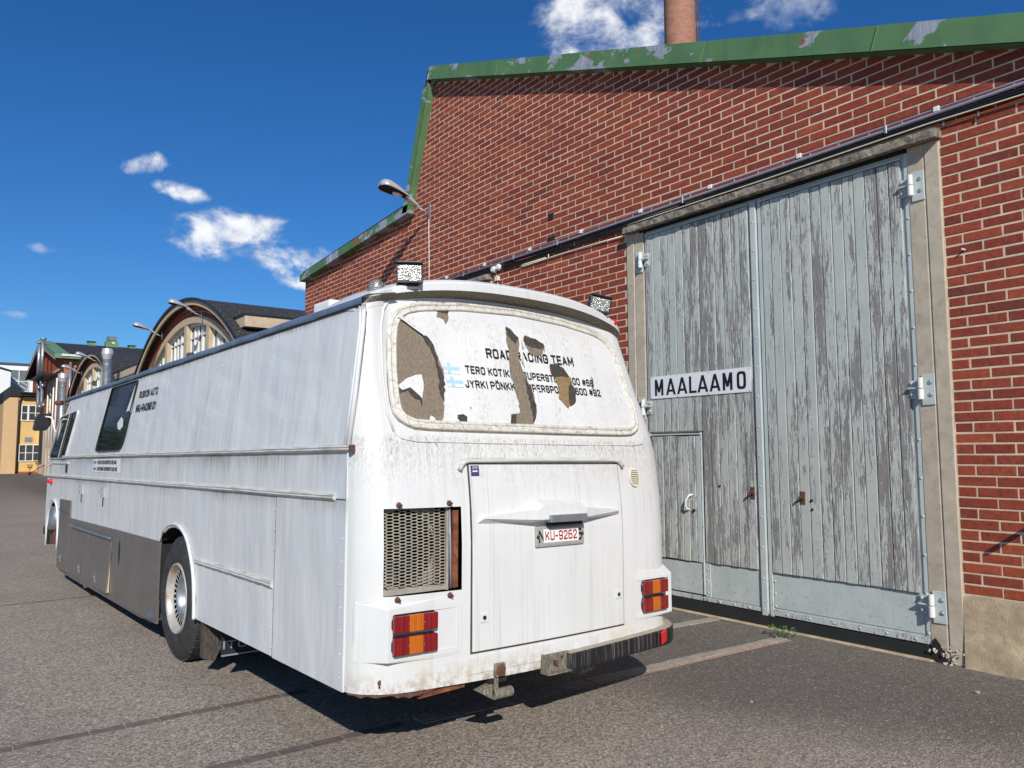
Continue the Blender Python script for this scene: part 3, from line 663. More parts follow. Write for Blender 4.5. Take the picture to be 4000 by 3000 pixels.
# wicket door
wd=leafbase('wicket_door',D(5.06),D(5.725),Dz(.172),Dz(1.79),'small wicket door low in the left leaf with a curved white handle')
yw=[D(5.14+(5.725-5.14)*i/7) for i in range(8)]
for a,c in zip(yw,yw[1:]): plank(a,c,Dz(.505),Dz(1.752),wd,x=DX-.004)
b=MB();b.box(DX-.03,DX-.001,D(5.075),D(5.725),Dz(1.762),Dz(1.778));b.box(DX-.022,DX+.0,D(5.062),D(5.075),Dz(.19),Dz(1.79));b.box(DX-.02,DX,D(5.083),D(5.135),Dz(.50),Dz(1.75));b.build('door_frame','steel',wd,bevel=.002,seg=1)
b=MB();b.box(DX-.008,DX+.001,D(5.09),D(5.72),Dz(.19),Dz(.492));b.build('kick_plate','steel',wd)
b=MB();pts=[(DX-.026,D(5.19),Dz(1.165)),(DX-.06,D(5.20),Dz(1.155)),(DX-.075,D(5.228),Dz(1.11)),(DX-.075,D(5.238),Dz(1.06)),(DX-.06,D(5.232),Dz(1.02)),(DX-.024,D(5.225),Dz(1.012))]
b.tube(pts,.011,8);b.build('handle','hinge',wd,smooth=True)
b=MB();b.tube([(DX-.02,D(5.165),Dz(1.007)),(DX-.04,D(5.165),Dz(1.007))],.014,10);b.build('lock','black',wd)
for i in range(9): bolt(DX-.02,D(5.11),Dz(.56+.14*i),wd,rivm)
b=MB();b.box(DX-.0025,DX+.0005,yw[0]+.01,yw[-1]-.01,Dz(.515),Dz(1.745));b.build('groove_shade_sheet','rubber',wd)  # groove shade again as a black sheet, wicket boards
# rusty brackets and knobs
def hasp(y,z,lf):
    b=MB();b.box(DX-.03,DX-.022,y-.022,y+.022,z-.055,z+.055);b.tube([(DX-.028,y,z+.01),(DX-.075,y,z+.012),(DX-.075,y+.012,z-.01),(DX-.03,y+.012,z-.012)],.007,6);b.box(DX-.05,DX-.028,y-.02,y+.022,z-.008,z+.002);b.build('rusty_hasp','rust',lf)
hasp(D(4.47),Dz(1.206),ll);hasp(D(3.954),Dz(1.184),lr)
b=MB();b.dome((DX-.022,D(4.848),Dz(1.259)),.014,(-1,0,0));b.build('knob','rust',ll,smooth=True)
b=MB();b.dome((DX-.022,D(3.867),Dz(1.165)),.016,(-1,0,0));b.dome((DX-.022,D(3.865),Dz(1.086)),.014,(-1,0,0));b.build('knob','black',lr,smooth=True)
# hinges
def hinge(y,z,s,lf):
    b=MB();b.box(XW-.024,XW-.012,y-s*.045-.05,y-s*.045+.05,z-.13,z+.11);b.build('hinge_plate','steel',lf,bevel=.003,seg=1)
    b=MB();b.tube([(XW-.052,y,z-.085),(XW-.052,y,z-.003)],.023,12);b.tube([(XW-.052,y,z+.003),(XW-.052,y,z+.085)],.021,12);b.box(XW-.05,XW-.02,y-.006,y+.006,z-.075,z-.01)
    b.build('hinge_pin','hinge',lf,bevel=.002,seg=1)
    b=MB();b.box(DX-.065,DX-.02,min(y+s*.02,y+s*.03),max(y+s*.02,y+s*.03),z-.01,z+.03);b.box(DX-.06,DX-.018,min(y+s*.0,y+s*.10),max(y+s*.0,y+s*.10),z+.0,z+.012);b.box(DX-.028,DX-.014,min(y+s*.035,y+s*.10),max(y+s*.035,y+s*.10),z-.075,z+.07)
    b.dome((DX-.03,y+s*.08,z+.045),.014,(-1,0,0));b.dome((DX-.03,y+s*.08,z-.045),.014,(-1,0,0));b.build('hinge_strap','steel',lf)
    b=MB();b.dome((XW-.024,y-s*.06,z+.045),.02,(-1,0,0),7,3,.01);b.dome((XW-.024,y-s*.06,z-.05),.02,(-1,0,0),7,3,.01);b.build('anchor_bolt','galv',lf)
for z in (3.694,2.074,.418): hinge(2.885,z,1,lr)
for z in (3.68,2.068,.42): hinge(5.81,z,-1,ll)
b=MB();b.box(DX-.025,DX-.012,D(2.915),D(3.60),-.0,Dz(.108));b.box(DX-.028,DX-.015,D(3.60)+.003,D(4.325),-.0,Dz(.108));b.build('rubber_flap','rubber',lr)
b=MB();b.box(DX-.028,DX-.014,D(4.335),D(5.77),.0,Dz(.122));b.build('rubber_flap','rubber',ll)
b=MB();b.box(DX+.05,DX+.08,2.9,6.0,0,4.1);b.box(DX-.03,DX+.05,2.93,5.84,Dz(3.99),4.1);b.build('gate_shade_backing','dark',hall)  # dark strip above the leaves paints in the shade under the lintel
# second gate, mostly behind the bus
g2=MB().box(DX+.002,DX+.05,8.9,12.06,.1,3.93).build('gate_leaf','steel',hall,label='second gate hidden behind the bus')
yy=[8.92+.1045*i for i in range(31)]
for a,c in zip(yy,yy[1:]): plank(a,c,.5,3.9,g2)
# flat dark patches on the bricks, wall hook
b=MB();b.box(XW-.010,XW-.004,7.31,7.42,4.52,4.60);b.build('dark_patch','dark',hall)
b=MB();b.box(XW-.010,XW-.004,7.30,7.44,4.24,4.30);b.build('dark_patch','dark',hall)
b=MB();b.tube([(XW,2.53,3.105),(XW-.04,2.53,3.105)],.008,6);b.build('wall_plug','white',hall)
b=MB();b.tube([(XW,1.95,1.24),(XW-.36,1.85,1.30)],.018,8);b.build('handrail_stub','black',hall,smooth=True)
# ============================================================= things on the wall
sg=root('sign',(XW,4.45,2.15),'white enamel sign reading MAALAAMO in black capitals on the left gate leaf','sign')
SX=DX-.03
P0=lambda u,v:(SX,D(5.717)-u,Dz(2.151)+v)       # u to the right seen from the yard
Wd_,Hg_=D(5.717)-D(4.449),.236
b=MB();b.prism([P0(0,0),P0(Wd_,.0),P0(Wd_,Hg_),P0(0,Hg_)],(.004,0,0));b.build('sign_board','signwhite',sg,bevel=.001,seg=1)
letters=[('M',.066,.172),('A',.214,.147),('A',.356,.147),('L',.522,.100),('A',.625,.150),('A',.770,.150),('M',.930,.140),('O',1.100,.115)]
letters=[('M',.067,.117),('A',.222,.130),('A',.372,.134),('L',.530,.094),('A',.636,.134),('A',.788,.132),('M',.947,.114),('O',1.112,.104)]
for ch,u,wd_ in letters:
    b=MB();h_=.170;t_=.028;w2=wd_
    def stk(x0,y0,x1,y1,tw,k=0):
        P=[(x0-tw/2,y0),(x0+tw/2,y0),(x1+tw/2,y1),(x1-tw/2,y1)];b.prism([(SX-.0005-.0003*k,D(5.717)-u-x,Dz(2.151)+.033+y) for x,y in P],(-.0015,0,0))
    if ch=='M': stk(t_/2,0,t_/2,h_,t_);stk(w2-t_/2,0,w2-t_/2,h_,t_,1);stk(t_*.6,h_-.0005,w2/2,.035,t_,2);stk(w2-t_*.6,h_-.0005,w2/2,.035,t_,3)
    if ch=='A': stk(t_/2,0,w2/2,h_,t_);stk(w2-t_/2,0,w2/2,h_,t_,1);b.prism([(SX-.0012,D(5.717)-u-x,Dz(2.151)+.033+y) for x,y in ((w2*.2,.032),(w2*.8,.032),(w2*.74,.054),(w2*.26,.054))],(-.0015,0,0))
    if ch=='L': stk(t_/2,0,t_/2,h_,t_);b.prism([(SX-.0012,D(5.717)-u-x,Dz(2.151)+.033+y) for x,y in ((0,0),(w2,0),(w2,.022),(0,.022))],(-.0015,0,0))
    if ch=='O':
        def rr(i,o_): q=2*math.pi*i/24;c=math.cos(q);s_q=math.sin(q);return ((w2/2-o_)*math.copysign(abs(c)**.55,c)+w2/2,(h_/2-o_*.9)*math.copysign(abs(s_q)**.45,s_q)+h_/2)
        for i in range(24): b.prism([(SX-.0005,D(5.717)-u-x,Dz(2.151)+.033+y) for x,y in (rr(i,0),rr(i+1,0),rr(i+1,t_),rr(i,t_))],(-.0015,0,0))
    b.build('letter',"ink",sg,recalc=False,label='letter '+ch)
b=MB()
for u in (.015,.37,.77,Wd_-.015):
    for v in (.012,Hg_-.012): b.dome((SX-.001,*P0(u,v)[1:]),.006,(-1,0,0),6,2,.003)
b.build('screw','galv',sg)
# conduits and cables
def wob(path,a=.004):
    return [(x+rnd(-a,a)*.4,y,z+rnd(-a,a)) for x,y,z in path]
def lerp(z0,z1,y0,y1,n): return [(y0+(y1-y0)*i/n,z0+(z1-z0)*i/n) for i in range(n+1)]
def cable(name,label,mat,pts,r,x,cat='cable',n=60,wb=.0):
    pp=[]
    for (y0,z0),(y1,z1) in zip(pts,pts[1:]):
        m=max(2,int(abs(y1-y0)/.25))
        for i in range(m): t=i/m;pp.append((x,y0+(y1-y0)*t,z0+(z1-z0)*t))
    pp.append((x,*pts[-1]));b=MB();b.tube(wob(pp,wb),r,8);o=b.build(name,mat,None,smooth=True);props(o,label,cat);return o
c1=root('conduit',(XW,4.2,4.25),'upper thin blue grey plastic conduit with white clamps along the brick wall','conduit')
b=MB();b.tube([(XW-.035,-2,4.262),(XW-.035,2.0,4.250),(XW-.035,4,4.243),(XW-.035,7,4.222),(XW-.035,11.8,4.215)],.0085,8);b.build('pipe','conduit',c1,smooth=True)
b=MB().box(XW-.052,XW-.012,-.022,.022,-.02,.02).build('clamp','white',None,bevel=.004,link=False,world=False)
for y,z in ((2.66,4.245),(3.855,4.243),(6.77,4.224),(7.757,4.219),(8.78,4.217),(9.767,4.216),(1.5,4.25),(4.85,4.237),(5.8,4.23)):
    o=bpy.data.objects.new('clamp',b.data);C.objects.link(o);o.parent=c1;o.location=(-XW,y-4.2,z-4.25)
c2=root('conduit',(XW,4.2,4.2),'thicker lower grey plastic conduit just above the bundle of black cables','conduit')
b=MB();b.tube([(XW-.04,-2,4.236),(XW-.04,2.0,4.218),(XW-.04,4.2,4.197),(XW-.04,7,4.172),(XW-.04,11.8,4.165)],.014,8);b.build('pipe','conduit',c2,smooth=True)
b=MB()
for y,z in ((3.06,4.22),(5.2,4.20),(7.2,4.19),(8.1,4.19),(9.3,4.185)): b.box(XW-.058,XW-.01,y-.01,y+.01,z-.04,z+.03)
b.build('saddle','galv',c2,bevel=.002,seg=1)
b=MB()
for i in range(6):
    b.tube(wob([(XW-.022-.009*(i%2),y*.5-2,4.198-.0052*max(0,y*.5-4)-(.0105+.009*math.exp(-((y*.5-9)/2.2)**2))*i) for y in range(0,28)],.002),.0085,7)
o=b.build('cable_bundle','black',None,smooth=True);props(o,'bundle of black cables strapped along the wall under the grey conduits','cable')
cable('cable','thin cream cable running just above the gate lintel under the black bundle','cream',[(-2,4.12),(2.07,4.135),(2.73,4.148),(3.4,4.14),(4.21,4.128),(6.0,4.12)],.006,XW-.045)
oc=root('cable',(XW,3,4.1),'orange cable clipped to the bricks below the black bundle','cable')
b=MB();pts=[(-2,4.06),(2.07,4.115),(2.37,4.106),(2.70,4.122)];pp=[(XW-.022,y,z) for y,z in pts]+[(XW+.06,2.76,4.12),(XW+.06,6.0,4.112)]+[(XW-.022,y,z) for y,z in ((6.1,4.112),(6.5,4.10),(6.9,4.108),(7.4,4.112),(8.0,4.125),(8.38,4.142),(9.0,4.155),(9.3,4.16),(9.6,4.12))]
b.tube(pp,.007,7);b.build('wire','orange',oc,smooth=True)
b=MB()
for y,z in ((2.37,4.106),(2.62,4.118),(6.9,4.108),(1.9,4.112)): b.box(XW-.033,XW-.005,y-.006,y+.006,z-.02,z+.02)
b.build('clip','galv',oc)
lc=root('cable',(XW,7,4.0),'short cream cable ending in a loose loop left of the big gate','cable')
b=MB();b.tube([(XW-.025,6.02,4.015),(XW-.02,6.54,4.03),(XW-.02,7.2,4.034),(XW-.02,7.92,4.03),(XW-.03,7.98,4.045),(XW-.02,7.9,4.052),(XW-.02,7.45,4.052)],.009,7);b.tube([(XW-.02,7.40,4.075),(XW-.045,7.37,4.07),(XW-.045,7.38,4.03),(XW-.02,7.41,4.01)],.007,6);b.build('wire','cream',lc,smooth=True)
# twin white sounder
tw=root('alarm_sounder',(XW,8.48,4.0),'pair of white round alarm horns over a cream junction box on the bricks','alarm')
for y,z in ((8.548,4.105),(8.438,4.115)):
    b=MB();b.tube([(XW-.01,y,z),(XW-.05,y,z),(XW-.055,y,z),(XW-.075,y,z)],[.045,.045,.036,.034],16);b.build('horn','white',tw,smooth=False)
b=MB();b.box(XW-.05,XW-.01,8.45,8.525,3.935,4.0);b.build('junction_box','cream',tw,bevel=.005)
b=MB();b.tube([(XW-.02,8.49,3.93),(XW-.02,8.485,3.86),(XW-.02,8.47,3.78)],.007,6);b.tube([(XW-.02,8.5,4.0),(XW-.02,8.54,4.07)],.006,6);b.build('wire','cream',tw)
# ============================================================= wall lamps
def wall_lamp(loc,L,label):
    r=root('wall_lamp',loc,label,'wall lamp','street lamps on arms along the brick facades');x,y,z=loc
    T=lambda a,c,h:(x-a,y+c,z+h)           # a: out from the wall
    b=MB();b.box(x-.014,x-.002,y-.025,y+.025,z-.13,z+.14);b.build('wall_plate','galv',r,bevel=.003,seg=1)
    tb=[T(.01,0,0),T(.2,0,.045*L/.87)];b=MB();b.tube([T(.0,0,-.02),T(.05,0,-.01),T(.24,0,.06)],.012,8);b.build('arm','galv',r,smooth=True)
    # neck: tapering channel
    b=MB();s0,s1=.18,.42
    def neck(u,v):
        a=s0+(s1-s0)*v;wd=.022+.045*v;hh=.016+.040*v;q=2*math.pi*u
        return T(a,math.cos(q)*wd,.05+.13*v+math.sin(q)*hh)
    b.grid(neck,14,5,True);b.build('neck','silver',r,smooth=True)
    # head: cobra shade, open underneath
    def head(u,v):
        q=math.pi*u;t=v;wd=.062+.088*math.sin(min(1,t*1.35)*math.pi/2) if t<.75 else .15*math.sqrt(max(.0,1-((t-.75)/.25)**2))+.002
        a=.40+(L-.40)*t;hh=(.045+.10*math.sin(min(1,t*1.3)*math.pi/2))*(1 if t<.7 else math.sqrt(max(.02,1-((t-.7)/.302)**2)))
        return T(a,math.cos(q)*wd,.165+.09*t+math.sin(q)*hh)
    b=MB();b.grid(head,13,16);b.build('shade','silver',r,smooth=True,solid=.006,recalc=False)
    def bowl(u,v):
        q=math.pi*u;t=v;wd=(.062+.088*math.sin(min(1,t*1.35)*math.pi/2) if t<.75 else .15*math.sqrt(max(.0,1-((t-.75)/.25)**2))+.002)*.9
        a=.42+(L-.44)*t;return T(a,math.cos(q)*wd,.162+.09*t+math.sin(q)*.02)
    b=MB();b.grid(bowl,9,14);b.build('reflector','dark',r,smooth=True)
    b=MB();b.tube([T(.50,0,.175),T(.58,0,.18),T(.66,0,.19)],[.02,.045,.02],10);b.build('bulb','white',r,smooth=True)
    return r
l0=wall_lamp((XW,10.32,5.36),.90,'silver street lamp on the tall brick wall whose long shadow falls on the bricks')
for (y,z,t) in ((22.41,5.46,'silver street lamp on the right mullion of the large arched window'),(26.85,5.42,'silver street lamp left of the large arched window, over the bus roof'),(38.45,5.70,'silver street lamp on the nearer side of the small far arch'),(42.65,5.52,'leftmost silver street lamp, at the far end of the small arch')):
    o=copy_tree(l0);o.location=(XW-.12,y,z);o['label']=t
cb=root('cable',(XW,10.3,4.8),'thin white cable hanging straight down from the nearest wall lamp','cable')
b=MB();b.tube(wob([(XW-.02,10.322-.002*i,5.25-.1*i) for i in range(11)],.004),.006,6);b.build('wire','white',cb,smooth=True)
# ============================================================= round chimney
ch=root('factory_chimney',(34.5,28.9,0),'tall round red brick factory chimney rising behind the roof of the brick hall','chimney')
b=MB();me_r=lambda z:.915-.0035*(z-24)
b.grid(lambda u,v:(34.5+me_r(v*38)*math.cos(2*math.pi*u),28.9+me_r(v*38)*math.sin(2*math.pi*u),v*38),48,9)
o=b.build('shaft','chimney',ch,smooth=True);uv=o.data.uv_layers.new()
for lp in o.data.loops:
    co=o.data.vertices[lp.vertex_index].co;i=lp.vertex_index%48;uv.data[lp.index].uv=(i/47*5.7,co.z)
b=MB();aa=math.radians(50+180-78)
px_,py_=34.5+.97*math.sin(math.radians(132)),28.9+.97*math.cos(math.radians(132))
b.tube([(px_,py_,0),(px_,py_,37)],.035,6);b.box(px_-.03,px_+.03,py_-.2,py_-.16,0,37);b.build('ladder_rail','rust',ch)
# ============================================================= arched halls
def arch_hall(Yc,ztop,label,nb,ywest,yeast,roofmat='shingle',cut=None):
    r=root('arched_hall',(XW,Yc,0),label,'building')
    Ri=9.35;zc=ztop-Ri
    def A(R,y): return zc+math.sqrt(max(R*R-(y-Yc)**2,0))
    th=lambda R,z:math.acos(min(1,(z-zc)/R))
    def band(R0,R1,x0,x1,zmin,n=40,mb=None):
        b=mb or MB();t=th(R0,zmin);V=[]
        for i in range(n+1):
            q=-t+2*t*i/n
            for R,x in ((R0,x0),(R1,x0),(R1,x1),(R0,x1)): V.append((x,Yc+R*math.sin(q),zc+R*math.cos(q)))
        b.add(V,[(i*4+k,i*4+(k+1)%4,i*4+4+(k+1)%4,i*4+4+k) for i in range(n) for k in range(4)]+[(0,1,2,3),(n*4+3,n*4+2,n*4+1,n*4)]);return b
    band(Ri-.20,Ri,XW-.05,XW+.2,3.3).build('arch_rib','beige',r)
    band(Ri,Ri+.39,XW+.0,XW+.25,2.9).build('mortar_bed','mortar',r)
    # ring bricks, two courses of headers
    bm_={}
    for k,R in enumerate((Ri+.07,Ri+.20,Ri+.33)):
        t=th(R,3.9 if Yc<30 else 4.2);n=int(2*t*R/.20);
        if k not in bm_: bm_[k]=MB().box(-.088,.088,-.0,.05,-.055,.055).build('brick','brick',None,link=False,bevel=.004,seg=1).data
        for i in range(n):
            q=-t+2*t*(i+.5+(.5 if k%2 else 0))/n
            o=bpy.data.objects.new('brick',bm_[k]);C.objects.link(o);o.parent=r
            o.matrix_local=INV[r.name]@Matrix.Translation((XW-.014+rnd(-.003,.003),Yc+R*math.sin(q),zc+R*math.cos(q)))@Matrix.Rotation(-q,4,'X')@Matrix.Rotation(-math.pi/2,4,'Z')
    # roof vault with overhang
    Ro=Ri+.42
    band(Ro-.05,Ro+.0,XW-.22,XW+.2,3.2).build('soffit','soffit',r)
    b=band(Ro+.002,Ro+.05,XW-.30,XW+30,3.2,n=72);b.build('roof',roofmat,r,smooth=False)
    band(Ro-.13,Ro+.001,XW-.27,XW-.22,3.2).build('verge_board','beige',r)
    band(Ro+.003,Ro+.08,XW-.32,XW-.302,3.2).build('verge_flashing','fascia',r)
    # mullions and windows
    wm=2.27
    for i in range(-2,3):
        y=Yc+wm*i
        b=MB();t=A(Ri-.15,y);b.box(XW-.04,XW+.12,y-.14,y+.14,2.6,t);b.build('mullion','beige',r)
    b=MB();b.box(XW-.06,XW+.3,Yc-7,Yc+7,2.5,2.7);b.build('sill','beige',r)
    for i in range(-3,3):
        y0=Yc+wm*i+.14;y1=y0+wm-.28
        w_=MB();w_.box(XW+.30,XW+.305,y0,y1,2.7,max(2.8,min(A(Ri-.3,y0),A(Ri-.3,y1))))
        a=A(Ri-.22,y0);c=A(Ri-.22,y1);m=A(Ri-.22,(y0+y1)/2)
        if max(a,c)<3.2: continue
        pane=MB();pane.prism([(XW+.125,y0,2.7),(XW+.125,y1,2.7),(XW+.125,y1,c),(XW+.125,(y0+y1)/2,m),(XW+.125,y0,a)],(.005,0,0))
        fr=MB();nb_=5
        for j in range(nb_+1):
            y=y0+(y1-y0)*j/nb_;w2=.028 if j in(0,nb_,2,3) else .018
            fr.box(XW+.08,XW+.12,y-w2,y+w2,2.7,A(Ri-.22,y))
        for z in (3.3,3.9,4.5,5.0):
            for j in range(nb_):
                ya=y0+(y1-y0)*j/nb_;yb_=ya+(y1-y0)/nb_
                if z<min(A(Ri-.25,ya),A(Ri-.25,yb_)): fr.box(XW+.075,XW+.115,ya,yb_,z-.018,z+.018)
        n=8
        for j in range(n):
            ya=y0+(y1-y0)*j/n;yb_=y0+(y1-y0)*(j+1)/n;fr.prism([(XW+.07,ya,A(Ri-.27,ya)),(XW+.07,yb_,A(Ri-.27,yb_)),(XW+.07,yb_,A(Ri-.2,yb_)),(XW+.07,ya,A(Ri-.2,ya))],(.05,0,0))
        f=fr.build('window','winwhite',r);pane.build('pane','paneglass',f)
        cu=MB()
        for j in range(26):
            ya=y0+(y1-y0)*j/26
            if j%9<5: cu.box(XW+.116,XW+.1245,ya,ya+(y1-y0)/26*(.7 if j%2 else 1),2.7,A(Ri-.30,ya))
        cu.build('curtain','winwhite',f)
    b=MB();b.box(XW+.6,XW+.7,ywest,yeast,0,4.2);b.box(XW,XW+.25,ywest,yeast,0,2.5);b.build('lower_wall','mortar',r)
    brick_field(r,(XW,0,0),(0,1,0),(-1,0,0),[.2+.0795*i for i in range(28)],lambda z:[(ywest,yeast)],ch=0)
    return r
h1=arch_hall(24.35,5.63,'brick hall with the large arched window and flaking black vault roof','a',18.6,31.2)
h2=arch_hall(40.2,5.76,'smaller-looking far arched brick hall beyond the large arch','b',33.5,46.3)
# corner wing beside the large arch
def wing(r,y0,y1,zt,side):
    b=MB();b.box(XW-.02,XW+14,y0,y1,zt-.28,zt);b.build('parapet','beige',r)
    b=MB();b.box(XW-.05,XW+14,y0-.03,y1+.03,zt,zt+.04);b.build('roof_edge','fascia',r)
    b=MB();b.box(XW+.45,XW+13.6,y0+.45,y1,0,zt-.28);b.build('side_wall','mortar',r)
    brick_field(r,(0,y0+.45,0),(1,0,0),(0,-1,0),[.2+.0795*i for i in range(int((zt-.5)/.0795))],lambda z:[(XW+.45,XW+10)],ch=0,mats=('obrick','obricks'))
wing(h1,19.0,20.6,4.99,1);wing(h2,30.6,36.0,4.88,1)
b=MB();b.box(XW+.3,XW+13,15.35,19.4,0,3.2);b.build('link_wall','mortar',h1)
# ============================================================= gabled hall
gh=root('gabled_hall',(XW,57.2,.3),'tall brick hall with green trimmed black gable roof at the end of the row','building')
GY0,GY1,GP,ZE,ZP=49.75,64.9,57.25,7.05,8.55
def gtop(y): return ZE+(ZP-ZE)*(1-abs(y-GP)/(GP-GY0)) 
b=MB();b.prism([(XW+.01,GY0,0),(XW+.01,GY1,0),(XW+.01,GY1,ZE),(XW+.01,GP,ZP),(XW+.01,GY0,ZE)],(22,0,0));b.build('wall_core','mortar',gh)
def gint(z):
    if z>ZE:
        k=(ZP-z)/(ZP-ZE)*(GP-GY0);return [(GP-k,GP+k)] if k>.2 else []
    if z<6.4: return [(GY0,50.5),(56.9,GY1)]
    return [(GY0,GY1)]
brick_field(gh,(XW,0,0),(0,1,0),(-1,0,0),[3.2+.0795*i for i in range(67)],gint,ch=0,mats=('obrick','obricks'))
brick_field(gh,(0,GY0,0),(1,0,0),(0,-1,0),[3.2+.0795*i for i in range(48)],lambda z:[(XW+.01,XW+12)],ch=0,mats=('obrick','obricks'))
b=MB();b.box(XW-.1,XW+.0,50.45,56.9,6.38,6.5);b.build('stone_band','beige',gh)
for y in (51.05,52.35,53.65,54.95,56.25):
    b=MB();b.box(XW-.02,XW+.02,y-.42,y+.42,.3,6.3);b.build('pier','mortar',gh)
brick_field(gh,(XW-.02,0,0),(0,1,0),(-1,0,0),[3.2+.0795*i for i in range(39)],lambda z:[(y-.42,y+.42) for y in (51.05,52.35,53.65,54.95,56.25)],ch=0,mats=('obrick','obricks'))
for y in (51.72,53.01,54.25,55.55):
    b=MB();b.tube([(XW-.08,y,2),(XW-.08,y,6.0)],.045,8);b.build('white_pipe','winwhite',gh,smooth=True)
b=MB();b.prism([(XW-.5,GY0-.35,ZE-.02),(XW-.5,GP,ZP+.12),(XW-.5,GP,ZP+.2),(XW-.5,GY0-.4,ZE+.05)],(24,0,0));b.prism([(XW-.5,GY1+.35,ZE-.02),(XW-.5,GP,ZP+.12),(XW-.5,GP,ZP+.2),(XW-.5,GY1+.4,ZE+.05)],(24,0,0));b.build('roof','roof',gh)
b=MB();b.prism([(XW-.54,GY0-.4,ZE-.10),(XW-.54,GP,ZP+.05),(XW-.54,GP,ZP+.27),(XW-.54,GY0-.4,ZE+.12)],(.05,0,0));b.prism([(XW-.54,GY0-.42,ZE+.085),(XW-.54,GP,ZP+.235),(XW-.54,GP,ZP+.27),(XW-.54,GY0-.42,ZE+.12)],(.75,0,0));b.box(XW-.54,XW+22,GY0-.45,GY0-.37,ZE-.13,ZE+.1);b.build('roof_trim','green_plain',gh)
b=MB();b.box(XW-.2,XW+8,GY0-.5,GY0-.455,ZE+.0,ZE+.11);b.build('white_gutter','winwhite',gh)
b=MB();b.prism([(XW-.5,GY0-.2,ZE-.20),(XW-.5,GP,ZP-.06),(XW-.5,GP,ZP+.045),(XW-.5,GY0-.3,ZE-.105)],(.05,0,0));b.prism([(XW-.5,GY1+.3,ZE-.2),(XW-.5,GP,ZP-.06),(XW-.5,GP,ZP+.1),(XW-.5,GY1+.35,ZE-.05)],(.05,0,0));b.build('verge_board','beige',gh)
b=MB();b.prism([(XW-.49,GY0-.2,ZE-.14),(XW-.49,GP,ZP+.0),(XW-.49,GP,ZP+.05),(XW-.49,GY0-.2,ZE-.1)],(.5,0,0));b.prism([(XW-.49,GY1+.3,ZE-.14),(XW-.49,GP,ZP+.0),(XW-.49,GP,ZP+.05),(XW-.49,GY1+.3,ZE-.1)],(.5,0,0));b.build('soffit','soffit',gh)
b=MB();b.box(XW-.03,XW+.01,58.0,59.6,1,6.9);b.build('dark_doorway','dark',gh)
b=MB();b.box(5.35,XW+.01,52.0,57.4,6.22,6.32);b.build('shelf_roof','fascia',gh)
b=MB();b.tube([(XW+.30,GY0-.14,2),(XW+.30,GY0-.14,6.75)],.085,10);b.build('downpipe','galv',gh,smooth=True)
for x0,x1,z0,z1,n_ in ((8.46,8.84,8.66,8.95,'v'),(10.9,11.26,8.6,8.87,'v')):
    v=root('roof_ventilator',((x0+x1)/2,57.1,8.6),'small green roof ventilator with flat cap '+('near the gable end of the black roof' if x0<9 else 'at the right end of the black roof'),'ventilator','green ventilators on the black roof')
    b=MB();b.box(x0,x1,56.9,57.35,8.3,z1-.03);b.build('housing','green_plain',v)
    b=MB();b.box(x0-.07,x1+.07,56.83,57.42,z1-.03,z1+.01);b.build('cap','fascia',v)
v=root('roof_ventilator',(9.85,57.1,8.6),'large green roof ventilator with grey louvred fan on top, middle of the black roof','ventilator','green ventilators on the black roof')
b=MB();b.box(9.48,10.22,56.8,57.5,8.3,9.06);b.build('housing','green_plain',v)
for i in range(5):
    b=MB();b.box(9.6-.01*(i%2),10.13+.01*(i%2),56.85,57.45,9.11+.062*i,9.155+.062*i);b.build('louvre','galv',v)
b=MB();b.box(9.84,9.97,56.76,56.8,8.86,9.0);b.build('switch_box','cream',v)
for (y,z,x,lb) in ((54.1,8.48,5.62,'taller right one of twin silver flues'),(55.9,8.46,5.62,'lower left one of twin silver flues')):
    f=root('flue_pipe',(x,y,2),lb+' rising beside the gabled hall','flue','twin flues')
    b=MB();b.tube([(x,y,6.3),(x,y,z)],.11,12);b.tube([(x,y,6.3),(x,y,5.85),(x,y-.2,5.7),(x,y-.8,5.65)],.10,12);b.tube([(x,y-.5,5.6),(x,y-.5,4.75),(x,y-.9,4.5),(x,y-1.7,4.45)],.10,12);b.build('pipe','galv',f,smooth=True)
    b=MB();b.tube([(x,y,z),(x,y,z+.1)],.18,12);b.build('cap','galv',f)
# galvanised vent chimneys with cone collars, in front of the facades
def vent(x,y,zt,r,label):
    v=root('vent_pipe',(x,y,0),label,'vent pipe','galvanised vent pipes beside the facades')
    b=MB();b.tube([(x,y,0),(x,y,zt-.42)],r,18);
    b.build('pipe','galv',v,smooth=True)
    for z in (zt-.62,zt-.66,zt-1.9,zt-3.2): MB().tube([(x,y,z),(x,y,z+.03)],r+.01,18).build('joint_band','galv',v)
    b=MB();b.tube([(x,y,zt-.42),(x,y,zt-.20),(x,y,zt-.03),(x,y,zt)],[r+.005,r*1.42,r*1.22,r*1.15],20);b.build('cone_collar','silver',v)
    b=MB();b.box(x,XW+.1,y-.02,y+.02,zt-1.5,zt-1.46);b.build('bracket','galv',v)
vent(5.62,33.3,5.66,.155,'thick galvanised vent pipe with cone collar in front of the small far arch')
vent(5.62,45.0,5.66,.165,'galvanised vent pipe with shiny collar directly above the bus front end')
